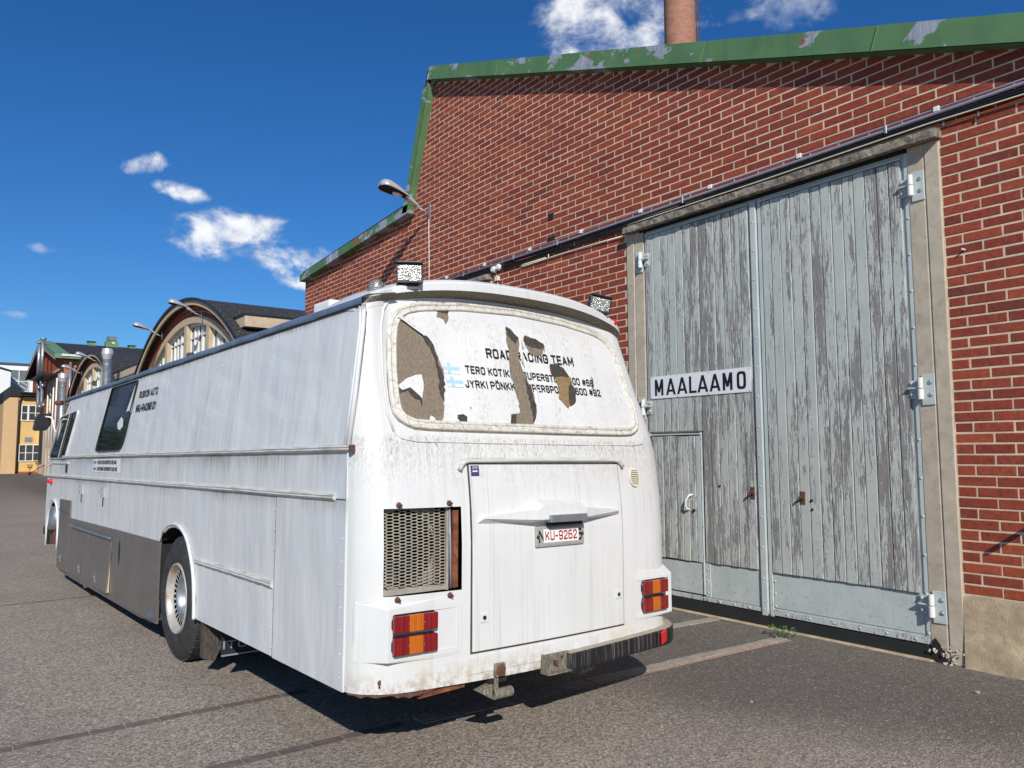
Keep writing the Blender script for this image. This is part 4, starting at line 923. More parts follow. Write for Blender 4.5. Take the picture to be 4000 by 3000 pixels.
# ============================================================= yellow annex
ya=root('yellow_annex',(5.3,60,.37),'yellow rendered annex with white windows and black sheet metal roof edge','building')
b=MB();b.box(5.0,6.5,60,66,.48,5.36);b.build('rendered_wall','yellow',ya)
b=MB();b.box(5.05,6.46,59.97,60,.34,.48);b.build('brick_plinth','obrick',ya)
b=MB();b.box(4.18,4.98,59.9,66,.3,5.3);b.build('panel_wall','tanwall',ya)
b=MB();b.prism([(4.13,59.85,5.0),(4.5,59.85,5.36),(5.06,59.85,5.36),(5.06,59.85,5.98),(4.5,59.85,6.02),(4.13,59.85,5.68)],(0,6,0));b.build('parapet','fascia',ya)
b=MB();[b.box(x,x+.02,59.82,59.85,5.38,5.97) for x in (4.55,4.72,4.9)];b.build('standing_seam','fascia',ya)
b=MB();b.box(5.06,6.75,59.5,60.2,5.42,5.48);b.box(5.06,6.75,59.6,66,5.48,5.66);b.tube([(5.06,59.5,5.6),(6.7,59.5,5.6)],.06,8);b.build('gutter','fascia',ya)
b=MB();b.tube([(5.15,59.6,5.5),(5.15,59.9,5.25),(5.08,59.9,5.1),(5.08,59.92,.4)],.05,8);b.build('downpipe','fascia',ya,smooth=True)
for z0,z1,xa,xb,k in ((3.85,4.78,5.2,6.36,0),(1.2,2.2,5.16,6.33,1)):
    b=MB();b.box(xa-.05,xb+.05,59.93,59.985,z0-.06,z0);b.box(xa-.03,xb+.03,59.96,59.995,z1,z1+.05)
    xs_=[xa,xa+.37,xa+.78,xb] ;bw=[.03,.055 if k==0 else .025,.025,.05]
    for x,q in zip(xs_,bw): b.box(x-q,x+q,59.94,59.985,z0,z1)
    b.box(xa,xb,59.945,59.98,(z0+z1)/2-.02,(z0+z1)/2+.02);f=b.build('window','winwhite',ya)
    MB().box(xa,xb,59.985,59.997,z0,z1).build('pane','paneglass',f)
b=MB();b.box(5.44,5.87,59.97,59.99,2.42,2.72);b.build('vent_cover','galv',ya)
for x,z,lb in ((5.42,.86,'terracotta pot of flowers on a low stand by the yellow wall'),(5.83,1.08,'terracotta pot on the higher stand by the yellow wall')):
    f=root('flower_pot',(x,56,.4),lb,'flower pot','flower pots by the yellow annex')
    zb=.33;b=MB();b.tube([(x,56,z-.12),(x,56,z)],[.11,.15],12);b.build('pot','terracotta',f);b=MB();b.box(x-.03,x-.01,55.99,56.01,zb,z-.12);b.box(x+.03,x+.05,55.99,56.01,zb,z-.12);b.build('stand','rust',f)
    b=MB()
    for i in range(40):
        c=Vector((x+rnd(-.17,.17),56+rnd(-.1,.1),z+rnd(0,.12)));d=Vector((rnd(-1,1),rnd(-1,1),rnd(-.2,1))).normalized()*.07;e=d.orthogonal().normalized()*.02;b.add([tuple(c),tuple(c+d*.5+e),tuple(c+d),tuple(c+d*.5-e)],[(0,1,2,3)])
    b.build('foliage','leaf',f,recalc=False)
bk=root('handcart',(5.5,55,.37),'small black two-wheeled handcart by the flower pots at the yellow annex','cart')
b=MB();b.tube([(5.35,55,.45),(5.75,55,.75),(6.1,55,.95)],.025,6);b.build('shaft','black',bk)
for x in (5.33,): b=MB();b.tube([(x,54.97,.44),(x,55.03,.44)],.09,12);b.build('wheel','black',bk)
# ============================================================= white building
wb=root('white_building',(0,85,.37),'white modern building with a glazed stair window behind the yellow annex','building')
b=MB();b.box(-14,8.45,85,99,.2,9.93);b.build('wall','whitewall',wb)
b=MB();b.box(-14.2,8.5,84.8,99,9.93,10.05);b.build('roof_edge','bluewall',wb)
b=MB();b.prism([(-8,82,.2),(6.15,82,.2),(6.15,82,8.95),(5.3,82,9.2),(-8,82,9.6)],(0,3,0));b.build('stair_wing','whitewall',wb)
b=MB();b.prism([(-8,81.9,9.6),(5.3,81.9,9.2),(6.2,81.9,8.95),(6.2,81.9,9.08),(5.3,81.9,9.35),(-8,81.9,9.75)],(0,3.2,0));b.build('wing_edge','fascia',wb)
b=MB()
for x in (6.25,7.02,7.78): b.box(x-.035,x+.035,84.9,84.985,5.6,9.42)
for z in (5.6,6.6,7.45,8.35,9.4): b.box(6.2,7.82,84.91,84.98,z-.035,z+.035)
f=b.build('window','winwhite',wb);MB().box(6.25,7.78,84.985,84.995,5.6,9.4).build('pane','lightpane',f)
b=MB()
for z in (6.4,7.6,8.0): b.prism([(6.3,84.94,z+.75),(7.7,84.94,z),(7.7,84.94,z+.06),(6.3,84.94,z+.81)],(0,.02,0))
b.build('stair_rail','winwhite',f)
# ============================================================= across the yard (seen in the bus windows)
ap=root('apartment_block',(-17,70,.3),'grey blue apartment block across the yard left of the street','building')
b=MB();b.box(-34,-5,58,74,.2,19);b.build('wall','bluewall',ap)
for fl in range(5):
    for i in range(9):
        x=-33+i*3.0;z=1.6+fl*2.9
        MB().box(x,x+2.2,57.9,57.99,z,z+1.3).build('window','paneglass',ap)
for i,(x,y,h) in enumerate(((-8,46,6.4),(-11,50,7),(-6.2,51,5.6),(-16,48,7),(-9.8,42,5.2))):
    t=root('tree',(x,y,.2),'leafy green tree in the row across the yard, '+('nearest the street','behind the nearest one','smallest beside the blue block','furthest from the street','closest to the viewer')[i],'tree','trees across the yard')
    b=MB();b.tube([(x,y,0),(x+.1,y,h*.3),(x,y+.1,h*.55)],[.2,.15,.08],8)
    for k in range(5): q=k*1.3;b.tube([(x,y,h*.35+k*.3),(x+math.cos(q)*1.2,y+math.sin(q)*1.2,h*.55+k*.3)],[.07,.02],6)
    b.build('trunk','bark',t);b=MB()
    cl=[(x+rnd(-1.6,1.6),y+rnd(-1.6,1.6),h*rnd(.12,.85),rnd(.7,1.2)) for _ in range(14)]
    for k in range(3200):
        cx_,cy_,cz_,rr=random.choice(cl);d=Vector((random.gauss(0,1),random.gauss(0,1),random.gauss(0,.8)));c=Vector((cx_,cy_,cz_))+d.normalized()*rr*rnd(.6,1);d=Vector((rnd(-1,1),rnd(-1,1),rnd(-.6,.6))).normalized()*.16;e=d.orthogonal().normalized()*.07
        b.add([tuple(c),tuple(c+d*.5+e),tuple(c+d),tuple(c+d*.5-e)],[(0,1,2,3)])
    b.build('crown','leafdark',t,recalc=False)
# ============================================================= small things on the ground
wdp=root('weed',(5.98,4.05,0),'small green weed growing at the foot of the gates where two leaves meet','plant')
b=MB()
for i in range(34):
    q=rnd(0,6.28);l=rnd(.03,.11);c=Vector((5.98,4.07,.0))+Vector((math.cos(q)*l*.8,math.sin(q)*l,rnd(.02,.10)));d=Vector((math.cos(q),math.sin(q),rnd(-.2,.5))).normalized()*rnd(.03,.055);e=d.cross(zz).normalized()*.016;m_=c+d*.5+zz*.006
    b.add([tuple(c),tuple(m_+e),tuple(c+d),tuple(m_-e)],[(0,1,2,3)])
b.build('leaf','leaf',wdp,recalc=False,kind='stuff')
b=MB();[b.tube([(5.98,4.07,0),(5.98+rnd(-.05,.05),4.07+rnd(-.06,.06),.09)],.003,5) for _ in range(8)];b.build('stem','leaf',wdp)
for i,(x,y,r,lb) in enumerate(((5.62,2.36,.02,'small grey pebble on the dark asphalt near the plinth'),(4.3,3.16,.012,'tiny pale stone chip alone on the asphalt in the foreground'),(5.9,2.0,.018,'dark pebble at the right edge of the asphalt'))):
    bm=bmesh.new();bmesh.ops.create_icosphere(bm,subdivisions=2,radius=r)
    for v in bm.verts: v.co*=rnd(.75,1.1);v.co.z*=.6
    me=bpy.data.meshes.new('pebble');bm.to_mesh(me);bm.free();me.materials.append(MT['paverlight']);o=bpy.data.objects.new('pebble',me);C.objects.link(o);o.location=(x,y,r*.4);props(o,lb,'stone')

# ============================================================= the bus
BO=Vector((1.65662630,6.39398836,0.0003744));Bs=Vector((-0.03090594,0.99949492,-0.00739799)).normalized()
Bt=Vector((0.99944728,0.03081209,-0.01247976));Bt=(Bt-Bs*Bt.dot(Bs)).normalized();Bu=Bt.cross(Bs)
if Bu.z<0:Bu=-Bu
bmx=Matrix((Bs,-Bt,Bu)).transposed().to_4x4();bmx.translation=BO
bus=root('bus',BO,'old dirty white bus turned race transporter, parked beside the brick hall','bus',mw=bmx)
WB=2.36
RK=[(0,0),(1.1,0),(1.3,.012),(1.44,.03),(1.6,.055),(1.74,.09),(1.9,.14),(2.03,.19),(2.19,.235),(2.4,.30),(2.7,.36)]
TH=[(0,0),(1.62,0),(2.38,.09),(2.7,.12)]
def ip(T,z):
    if z<=T[0][0]:return T[0][1]
    for (a,b),(c,d) in zip(T,T[1:]):
        if z<=c:return b+(d-b)*(z-a)/(c-a)
    return T[-1][1]
def bulge(yp):
    e=min(yp,WB-yp);e=max(0,e)
    E=1 if e>=.26 else math.sqrt(1-((.26-e)/.26)**2)
    return .175*E+.06*(1-((1.18-e)/1.18)**2)
def capb(y,z):
    i=ip(TH,z);yp=(y-i)*WB/(WB-2*i);yp=min(max(yp,0),WB)
    e=min(yp,WB-yp);w=1 if y>WB/2 else .45+.55*min(1,e/.2)
    return bulge(yp)-ip(RK,z)*w

AR=2.693                      # rear seam distance behind the wheel reference
FL=lambda x,y,z:(x,-y,z)      # y grows to the right in the numbers below
class BB(MB):
    def build(s,name,mats,parent=None,**k):
        s.v=[FL(*p) for p in s.v];k['world']=False
        return MB.build(s,name,mats,parent or bus,**k)
def ob(o):                    # transform already made with FL
    return o
def cap(y,z,off=0): return (-(AR+capb(y,z)+off),y,z)
# ---- side panels: x forward, z up, tumblehome on both sides
def sidey(z,s): i=ip(TH,z);return i if s==0 else WB-i
ARC=[(.15,.486,.55),(5.83,.43,.60)]
AP=[(-.335,.40),(-.325,.52),(-.293,.673),(-.26,.745),(-.213,.815),(-.17,.873),(-.123,.922),(-.06,.97),(.016,1.003),(.09,1.026),(.156,1.037),(.24,1.041),(.315,1.036),(.40,1.022),(.476,1.0),(.54,.972),(.586,.942),(.615,.912),(.636,.88)]
def az(c,r,zc,x):
    if c<1: return ip(AP,x)-(.48-r if r<.48 else 0)
    t=min(1,abs(x-c)/r);n=2. if c>1 else (3.4 if x>c else 2.4)
    return zc+r*max(0,1-t**n)**(1/n)
def zb(x):
    for c,r,zc in ARC:
        if abs(x-c)<r: return az(c,r,zc,x)
    return .385+(0 if x<-1.8 else .004)
def panel(name,x0,x1,z0,z1,s=0,mat='side',nx=2,nz=2,off=0.,par=None,bottom=False,label=None,wav=0):
    xs=[x0+(x1-x0)*i/(nx-1) for i in range(nx)]
    if bottom:
        for c,r,zc in ARC:
            if x0<c-r and c+r<x1: xs=[x for x in xs if abs(x-c)>r+.01]+[c-r-.0005]+[c+r+.0005]+[c-r*math.cos(math.pi*i/24) for i in range(25)]
        xs=sorted(set(xs))
    vs=[];fs=[];n=len(xs)
    for j in range(nz):
        for x in xs:
            zl=max(z0,zb(x)) if bottom else z0
            z=zl+(z1-zl)*j/(nz-1);y=sidey(z,s);o=off+(rnd(-wav,wav) if 0<j<nz-1 else 0)
            vs.append((x,y-o if s==0 else y+o,z))
    for j in range(nz-1):
        for i in range(n-1): fs.append((j*n+i,j*n+i+1,(j+1)*n+i+1,(j+1)*n+i))
    b=BB();b.add(vs,fs);return b.build(name,mat,par,smooth=False,solid=.0,label=label)
XS=-AR
panel('upper_side_panel',XS,5.55,1.60,2.38,nz=10,nx=30,wav=.0025)
panel('middle_side_panel',XS+.02,6.30,1.34,1.60,nx=10,nz=3)
panel('lower_side_panel',-1.78,6.25,.385,1.34,nx=90,nz=8,bottom=True)
panel('rear_side_panel',XS,-1.785,.385,1.335,off=.003,nz=3)
b=BB();b.add([(XS,0,z) for z in (.2,)]+[],[]);
# seams / rivets
b=BB()
for x,z0,z1 in ((-1.782,.39,1.33),(2.62,.9,1.33),(XS+.03,.4,1.3)):
    n=int((z1-z0)/.115)
    for i in range(n): b.dome((x+(.012 if x<0 else 0),-.004,z0+.05+i*.115),.006,(0,-1,0),6,2,.004)
for i in range(11): b.dome((-.2-i*.14,-.002,.775),.005,(0,-1,0),6,2,.004)
for z in (1.75,1.9,2.1,2.25):
    for x in (-.5,1.05): b.dome((x,sidey(z,0)-.002,z),.008,(0,-1,0),6,2,.004)
b.build('rivets','side',kind='stuff')
b=BB();b.box(-1.7865,-1.7815,-.0045,.002,.39,1.335);b.box(2.60,2.604,-.002,.002,.95,1.33);b.build('panel_seam','grime')
# right side, front, roof and interior
for s in (1,):
    b=BB();zs=[.40+1.98*j/14 for j in range(15)];b.add([p for z in zs for p in ((-(AR+capb(sidey(z,1),z))+.0,sidey(z,1),z),(6.3,sidey(z,1),z))],[(2*j,2*j+1,2*j+3,2*j+2) for j in range(14)]);b.build('right_side_panel','side')
def frontx(z): return ip([(0,6.68),(.35,6.70),(.9,6.82),(1.35,6.80),(1.6,6.60),(2.2,6.10),(2.38,5.93),(2.6,5.7)],z)
def nose(u,v):
    z=.38+(2.38-.38)*v;i=ip(TH,z);q=u;W_=WB-2*i
    e=min(q,1-q);y=i+W_*q
    x=frontx(z)-(.30*(1-math.sqrt(max(0,1-((.12-e)/.12)**2))) if e<.12 else 0)+.10*math.sin(math.pi*q)
    return (x,y,z)
b=BB();b.grid(nose,40,22);b.build('front_end','side',smooth=True)
for s in (0,1):
    b=BB();zs=[.38+2.0*j/20 for j in range(21)];vs=[];fs=[]
    for z in zs:
        x1=nose(0,(z-.38)/2)[0];x0=6.25 if z<1.62 else 5.5
        for x in (x0,x1): vs.append((x,sidey(z,s),z))
    for j in range(20): fs.append((j*2,j*2+1,j*2+3,j*2+2))
    b.add(vs,fs);b.build('cab_side','side',smooth=False)
def roof(u,v):
    y=.09+(WB-.18)*u;x0=-(AR+capb(y,2.4))+.12;x=x0+(5.98-x0)*v;e=min(u,1-u)
    z=2.375+.05*math.sqrt(max(0,1-max(0,(.06-e)/.06)**2))+.11*math.sin(math.pi*u)
    return (x,y,z)
b=BB();b.grid(roof,24,8);b.build('roof','side',smooth=True)
b=BB();n=30
vs=[];fs=[]
for i in range(n+1):
    x=-2.655+(6.0+2.655)*i/n;w_=.003*math.sin(i*2.1)
    for y,z in ((.083+w_,2.374+w_),(.078,2.385),(.078+w_,2.412+w_),(.12,2.436+w_),(.30,2.47)): vs.append((x,y,z))
for i in range(n):
    for k in range(4): fs.append((i*5+k,i*5+k+1,(i+1)*5+k+1,(i+1)*5+k))
b.add(vs,fs);b.build('roof_edge_sheet','tarp',smooth=True)
b=BB();b.box(-2.64,5.95,.080,.088,2.370,2.380);b.build('roof_edge_gap','dark')
b=BB();b.box(-1.7,-1.45,.35,.75,2.5,2.60);b.build('roof_hatch','white',bevel=.02)
b=BB();b.box(-2.2,5.3,.16,WB-.16,1.05,2.30);b.box(-2.45,5.2,.72,WB-.72,.50,1.05);b.box(-2.2,-.5,.05,.72,.46,1.0);b.box(.75,5.2,.05,.72,.35,1.0);b.box(-2.2,-.5,WB-.72,WB-.05,.5,1.0);b.box(.8,5.2,WB-.72,WB-.05,.4,1.0);b.box(6.3,6.6,.2,WB-.2,.45,2.0);b.build('light_block_box','dark')  # added black boxes inside the shell, stop light showing through the arches
# belt rails
def rail(x0,x1,z,r,name='trim_rail',mat='trim',end=True,zz0=None):
    b=BB();pr=[(-.0,z-r),(-.012,z-r*.9),(-.020,z-r*.35),(-.016,z),(-.020,z+r*.35),(-.012,z+r*.9),(0,z+r)]
    n=24;vs=[];fs=[];m=len(pr)
    for i in range(n+1):
        x=x0+(x1-x0)*i/n;dz=rnd(-.0015,.0015)
        for y,zq in pr: vs.append((x,y,zq+dz))
    for i in range(n):
        for k in range(m-1): fs.append((i*m+k,i*m+k+1,(i+1)*m+k+1,(i+1)*m+k))
    fs.append(tuple(range(m)));fs.append(tuple(n*m+k for k in range(m)))
    b.add(vs,fs);return b.build(name,mat)
rail(XS-.05,5.35,1.603,.019);rail(XS+.13,6.78,1.350,.019);rail(-1.76,-.30,.806,.021)
b=BB();b.box(XS-.058,XS-.045,-.022,.008,1.586,1.620);b.build('trim_end','rust')
b=BB();b.box(6.2,6.62,-.015,.0,1.50,1.53);b.box(4.95,6.62,-.012,0,1.515,1.54);b.build('cab_trim','trim')
# arch beads
for k,(c,r,zc) in enumerate(ARC):
    b=BB();pts=[]
    if k==0: pts+=[(c-r,-.012,.386)]
    else: pts+=[(c-r,-.012,.40)]
    ang=[c-r*math.cos(math.pi*i/32) for i in range(33)]
    pts+=[(x,-.012,az(c,r,zc,x)) for x in ang if k or not(x>c and az(c,r,zc,x)<.882)]
    if k==0: pts=pts+[(c+r-.012,-.012,.885)] 
    else: pts+=[(c+r,-.012,.40)]
    b.tube(pts,.013,8);b.tube([(x,-.004,az(c,r-.024,zc,x)) for x in [c-(r-.024)*math.cos(math.pi*i/32) for i in range(33 if k else 27)]],.011,6)
    b.build('wheel_arch_trim','side',smooth=True)
    b=BB();b.grid(lambda u,v:(c-r*math.cos(math.pi*u),.004+.6*v,az(c,r,zc,c-r*math.cos(math.pi*u))),33,2);b.box(c-r,c-r+.01,.0,.6,.4,zc);b.box(c+r-.01,c+r,.0,.6,.4,zc+(.3 if c<1 else 0));b.build('wheel_well','dark')
# front well: galvanised inner drum and rusty block
b=BB();b.tube([(6.05,.10,.62),(6.05,.10,.93)],[.14,.10],16);b.build('inner_mudguard','galv',smooth=True)
b=BB();b.box(5.95,6.22,.03,.2,.42,.62);b.build('step_block','rust')
# grey metal skirt
b=BB();b.prism([(.635,-.014,.20),(2.30,-.014,.185),(2.30,-.014,.868),(.70,-.014,.872),(.635,-.014,.885)],(0,.02,0));b.build('skirt_panel','skirt')
b=BB();b.prism([(2.305,-.016,.77),(4.55,-.016,.77),(4.55,-.016,.853),(2.305,-.016,.866)],(0,.02,0));b.prism([(2.305,-.013,.185),(4.55,-.013,.185),(4.55,-.013,.765),(2.305,-.013,.765)],(0,.02,0));b.build('skirt_panel','skirt')
b=BB();b.prism([(4.58,-.018,.19),(5.31,-.018,.19),(5.31,-.018,1.058),(4.58,-.018,1.062)],(0,.02,0));b.build('skirt_panel','skirt',label='taller end panel of the grey skirt')
b=BB();b.box(4.60,5.30,-.03,-.018,.915,.935);b.build('folded_edge','skirt')
b=BB();b.box(2.32,4.44,-.045,-.02,.762,.785);b.build('locker_hinge','galv',bevel=.004,seg=1)
lk=BB();lk.prism([(2.33,-.018,.765),(3.42,-.018,.765),(3.42,-.022,.22),(2.33,-.052,.235)],(0,.012,0));lock1=lk.build('locker_door','skirt',bevel=.002,seg=1,label='grey locker door standing slightly ajar at its lower corner')
lk=BB();lk.prism([(3.43,-.018,.765),(4.44,-.018,.765),(4.44,-.024,.215),(3.43,-.024,.215)],(0,.012,0));lock2=lk.build('locker_door','skirt',bevel=.002,seg=1)
lk=BB();lk.prism([(2.335,-.046,.24),(2.335,-.018,.24),(2.335,-.016,.7)],(.004,0,0));lk.build('door_edge','beige',lock1)
def latch(x,z,p,dy=-.03):
    b=BB();b.box(x-.02,x+.02,dy-.006,dy,z-.06,z+.06);b.tube([(x,dy-.012,z-.05),(x,dy-.022,z),(x,dy-.012,z+.05)],.008,6);b.box(x-.014,x+.014,dy-.03,dy-.006,z+.02,z+.05);b.build('latch','chrome',p)
latch(2.82,.335,lock1,-.040);latch(3.72,.34,lock2);latch(4.93,.345,bus,-.024)
b=BB();q=[(2.005+.028*math.cos(t*math.pi/10),-.0165,.665+.112*math.sin(t*math.pi/10)) for t in range(20)];b.prism(q,(0,.004,0));b.build('oval_hole','dark')
b=BB()
for i in range(24): b.dome((.72+i*.162,-.015,.845+ (.0)),.006,(0,-1,0),6,2,.004)
for i in range(5): b.dome((.66,-.015,.28+.12*i),.006,(0,-1,0),6,2,.004)
b.build('rivets','galv',kind='stuff')
b=BB();b.prism([(.9,-.01,.19),(5.2,-.01,.175),(5.2,-.01,.16),(3.6,-.01,.155),(3.58,-.01,.13),(3.4,-.01,.17),(1.2,-.01,.175)],(0,.03,0));b.build('lower_lip','skirt')
for x in (2.85,4.0):
    b=BB();b.box(x-.012,x+.012,-.03,0,1.16,1.27);b.box(x-.004,x+.008,-.05,-.02,1.20,1.235);b.build('door_clip','chrome')
    b=BB();b.prism([(x,-.012,1.2),(x+.07,-.003,1.07),(x+.03,-.003,1.06)],(0,.002,0));b.build('strap','dark')
b=BB();b.box(5.02,5.05,-.02,0,1.40,1.50);b.build('door_clip','dark')
# side lamp
b=BB();b.tube([(6.1,-.0,1.27),(6.1,-.02,1.27),(6.12,-.055,1.27)],[.035,.033,.018],12);b.build('marker_lamp','reflector',smooth=True)
# exhaust
b=BB();b.tube([(.62,.35,.33),(.68,.10,.27),(.80,-.02,.24)],.048,14,caps=False);o=b.build('exhaust_pipe','galv',smooth=True,solid=.004,recalc=False)
b=BB();b.tube([(.69,.09,.27),(.795,-.012,.242)],.043,12);b.build('exhaust_bore','dark')
# ---- side windows
def roundpoly(P,r,seg=5):
    out=[];n=len(P)
    for i in range(n):
        a,bq,c=Vector(P[i-1]),Vector(P[i]),Vector(P[(i+1)%n]);rr=r[i] if isinstance(r,(list,tuple)) else r
        d1=(a-bq).normalized();d2=(c-bq).normalized();p1=bq+d1*rr;p2=bq+d2*rr
        for k in range(seg+1):
            t=k/seg;out.append(tuple((p1*(1-t)+bq*t)*(1-t)+(bq*(1-t)+p2*t)*t))
    return out
def sidept(x,z,o): return (x,sidey(z,0)-o,z)
def swin(P,r,fw,split=None,frame='gasket'):
    Q=roundpoly(P,r);n=len(Q);cx=sum(p[0] for p in Q)/n;cz_=sum(p[1] for p in Q)/n
    b=BB();vs=[];fs=[]
    for x,z in Q:
        dx,dz=cx-x,cz_-z;l=math.hypot(dx,dz);ix,iz=x+dx/l*fw,z+dz/l*fw
        vs+=[sidept(x,z,.0),sidept(x,z,.016),sidept(ix,iz,.018),sidept(ix,iz,.004)]
    for i in range(n):
        j=(i+1)%n
        for k in range(3): fs.append((i*4+k,i*4+k+1,j*4+k+1,j*4+k))
    b.add(vs,fs);f=b.build('side_window',frame)
    b=BB();b.add([sidept(x+(cx-x)*.03,z+(cz_-z)*.03,.006) for x,z in Q],[tuple(range(n))]);b.build('pane','glass',f,recalc=False);return f
def jagp(P):
    return [p for p in P]
w2=swin([(3.10,2.352),(1.98,2.35),(2.16,1.652),(3.40,1.650)],[.05,.04,.14,.16],.022,frame='black')
w2['label']='rear dark side window with a torn white film strip'
b=BB();pp=[(2.06,2.33),(2.03,2.0),(2.13,2.06),(2.26,2.12),(2.2,2.33)];pp=[(2.02,2.30),(2.035,2.02),(2.16,2.05),(2.25,2.04),(2.06,2.30)];b.add([sidept(x,z,.010) for x,z in pp],[tuple(range(len(pp)))]);b.build('torn_film','film',w2,recalc=False)
b=BB();pp=[(2.32,1.97),(2.42,2.0),(2.55,1.94),(2.5,1.88),(2.38,1.86),(2.28,1.90)];b.add([sidept(x,z,.010) for x,z in pp],[tuple(range(len(pp)))]);b.build('torn_film','film',w2,recalc=False)
b=BB();pp=[(3.40,1.66),(3.38,1.76),(3.2,1.66)];b.add([sidept(x,z,.012) for x,z in pp],[tuple(range(len(pp)))]);b.build('missing_corner','dark',w2,recalc=False)
w1=swin([(6.03,2.175),(4.83,2.20),(5.15,1.575),(6.48,1.585)],[.05,.10,.08,.05],.028,frame='side');w1['label']='front cab window with sliding panes'
for x,z0,z1 in ((5.45,1.60,2.17),(5.36,1.60,2.17)):
    b=BB();b.prism([sidept(x+.17,z0,.012),sidept(x+.20,z0,.012),sidept(x-.06,z1,.012),sidept(x-.09,z1,.012)],(0,-.008,0));b.build('sliding_rail','black' if x<5.4 else 'trim',w1)
b=BB();b.tube([(6.12,sidey(1.9,0)-.01,1.72),(5.9,sidey(2.1,0)-.02,2.08),(5.72,sidey(2.1,0)-.02,2.12)],.008,6);b.build('inner_handle','white',w1)
# mirror
b=BB();b.tube([(6.28,.05,1.93),(6.30,.02,2.0),(6.34,.005,2.12),(6.38,-.02,2.17),(6.43,-.08,2.18)],.012,8);b.build('mirror_arm','white',smooth=True)
mir=BB();mir.prism([(6.44,.0,2.225),(6.44,-.01,2.06),(6.44,-.06,1.985),(6.44,-.20,1.975),(6.44,-.225,2.0),(6.44,-.20,2.18),(6.44,-.17,2.225)],(.06,0,0));mir.build('mirror','black',bevel=.01)
b=BB();b.tube([(6.05,.06,2.36),(6.12,-.0,2.36)],.035,10);b.build('front_marker_lamp','rust')
b=BB();b.box(6.65,6.8,.02,.10,.50,.62);b.build('front_bumper_end','black',bevel=.03)
# ---- lettering on the side
def sidetext(s,x0,x1,z0,z1,bold,mat='ink',off=.003,name='lettering',slope=0,label=None):
    vs,fs=text2d(s,x0-x1,z1-z0,bold);b=BB()
    b.add([sidept(x0-u,z0+v+slope*u,off+d) for u,v,d in vs],fs);return b.build(name,mat,recalc=False,label=label or ('lettering '+s))
sidetext('RUSKON AUTO',1.86,1.20,2.150,2.222,1.3)
sidetext('MRJ-RACING OY',1.90,1.19,2.015,2.092,1.3)
b=BB();b.prism([(3.49,-.0015,1.425),(2.22,-.0015,1.425),(2.22,-.0015,1.568),(3.49,-.0015,1.568)],(0,-.001,0));b.build('sticker_strip','signwhite')
sidetext('TERO KOTIKIN SUPERSTOCK 600 #66',3.25,2.36,1.510,1.552,1.4,'ink',.004)
sidetext('JYRKI PÖNKKÄ SUPERSPORT B 600 #92',3.26,2.32,1.440,1.482,1.4,'ink',.004)
for z in (1.532,1.462):
    b=BB();b.box(3.30,3.44,-.0035,-.0029,z-.022,z+.022);b.build('flag_field','film')
    b=BB();b.box(3.29,3.45,-.0046,-.004,z-.008,z+.008);b.box(3.375,3.40,-.0047,-.0041,z-.024,z+.024);b.build('flag_cross','blue')
# ---- rear cap
ZLOW=.392
def zlip(y): return 2.545-.10*abs((y-1.18)/.98)**2.6
GY=(.125,.565);GZ=(.860,1.295)
ylist=sorted(set([.26*(1-math.cos(math.pi/2*i/9)) for i in range(10)]+[GY[0],GY[1],.35,.45,.62,.72,.85,1.0,1.18]))
ylist=sorted(set([round(v,4) for v in ylist]+[round(WB-v,4) for v in ylist]))
zlist=sorted([.47,.60,.72,GZ[0],.97,1.1,1.2,GZ[1],1.37,1.44,1.52,1.6,1.67,1.74,1.82,1.9,2.0,2.1,2.2,2.3])
vs=[];fs=[];NY=len(ylist)
rowsz=[None]+zlist+['top']
for rz in rowsz:
    for y in ylist:
        z=(ZLOW-.02*math.sin(math.pi*y/WB)) if rz is None else (max(2.32,zlip(y)-.004) if rz=='top' else rz)
        i=ip(TH,z);yy=i+y*(WB-2*i)/WB;vs.append(cap(yy,z))
for j in range(len(rowsz)-1):
    for i in range(NY-1):
        if j>=1 and rowsz[j+1]!='top' and GZ[0]-.001<=rowsz[j] and rowsz[j+1]<=GZ[1]+.001 and GY[0]-.001<=ylist[i] and ylist[i+1]<=GY[1]+.001: continue
        fs.append((j*NY+i,j*NY+i+1,(j+1)*NY+i+1,(j+1)*NY+i))
b=BB();b.add(vs,fs);capo=b.build('rear_cap','cap',smooth=True)
b=BB();i0=[(XS,0,.4),(XS,0,1.6),(XS,.09,2.38)]
b.tube([(XS-.004,-.004,.39),(XS-.004,-.004,1.58)],.006,6);b.build('corner_seam','side')
b=BB();b.tube([(XS-.01,-.006,1.62),(XS-.008,.03,1.9),(XS+.0,.07,2.25),(XS+.03,.09,2.37)],.014,8);b.tube([(XS+.025,-.006,1.62),(XS+.027,.03,1.9),(XS+.03,.07,2.25),(XS+.07,.09,2.37)],.010,8);b.build('corner_bead','side',smooth=True)
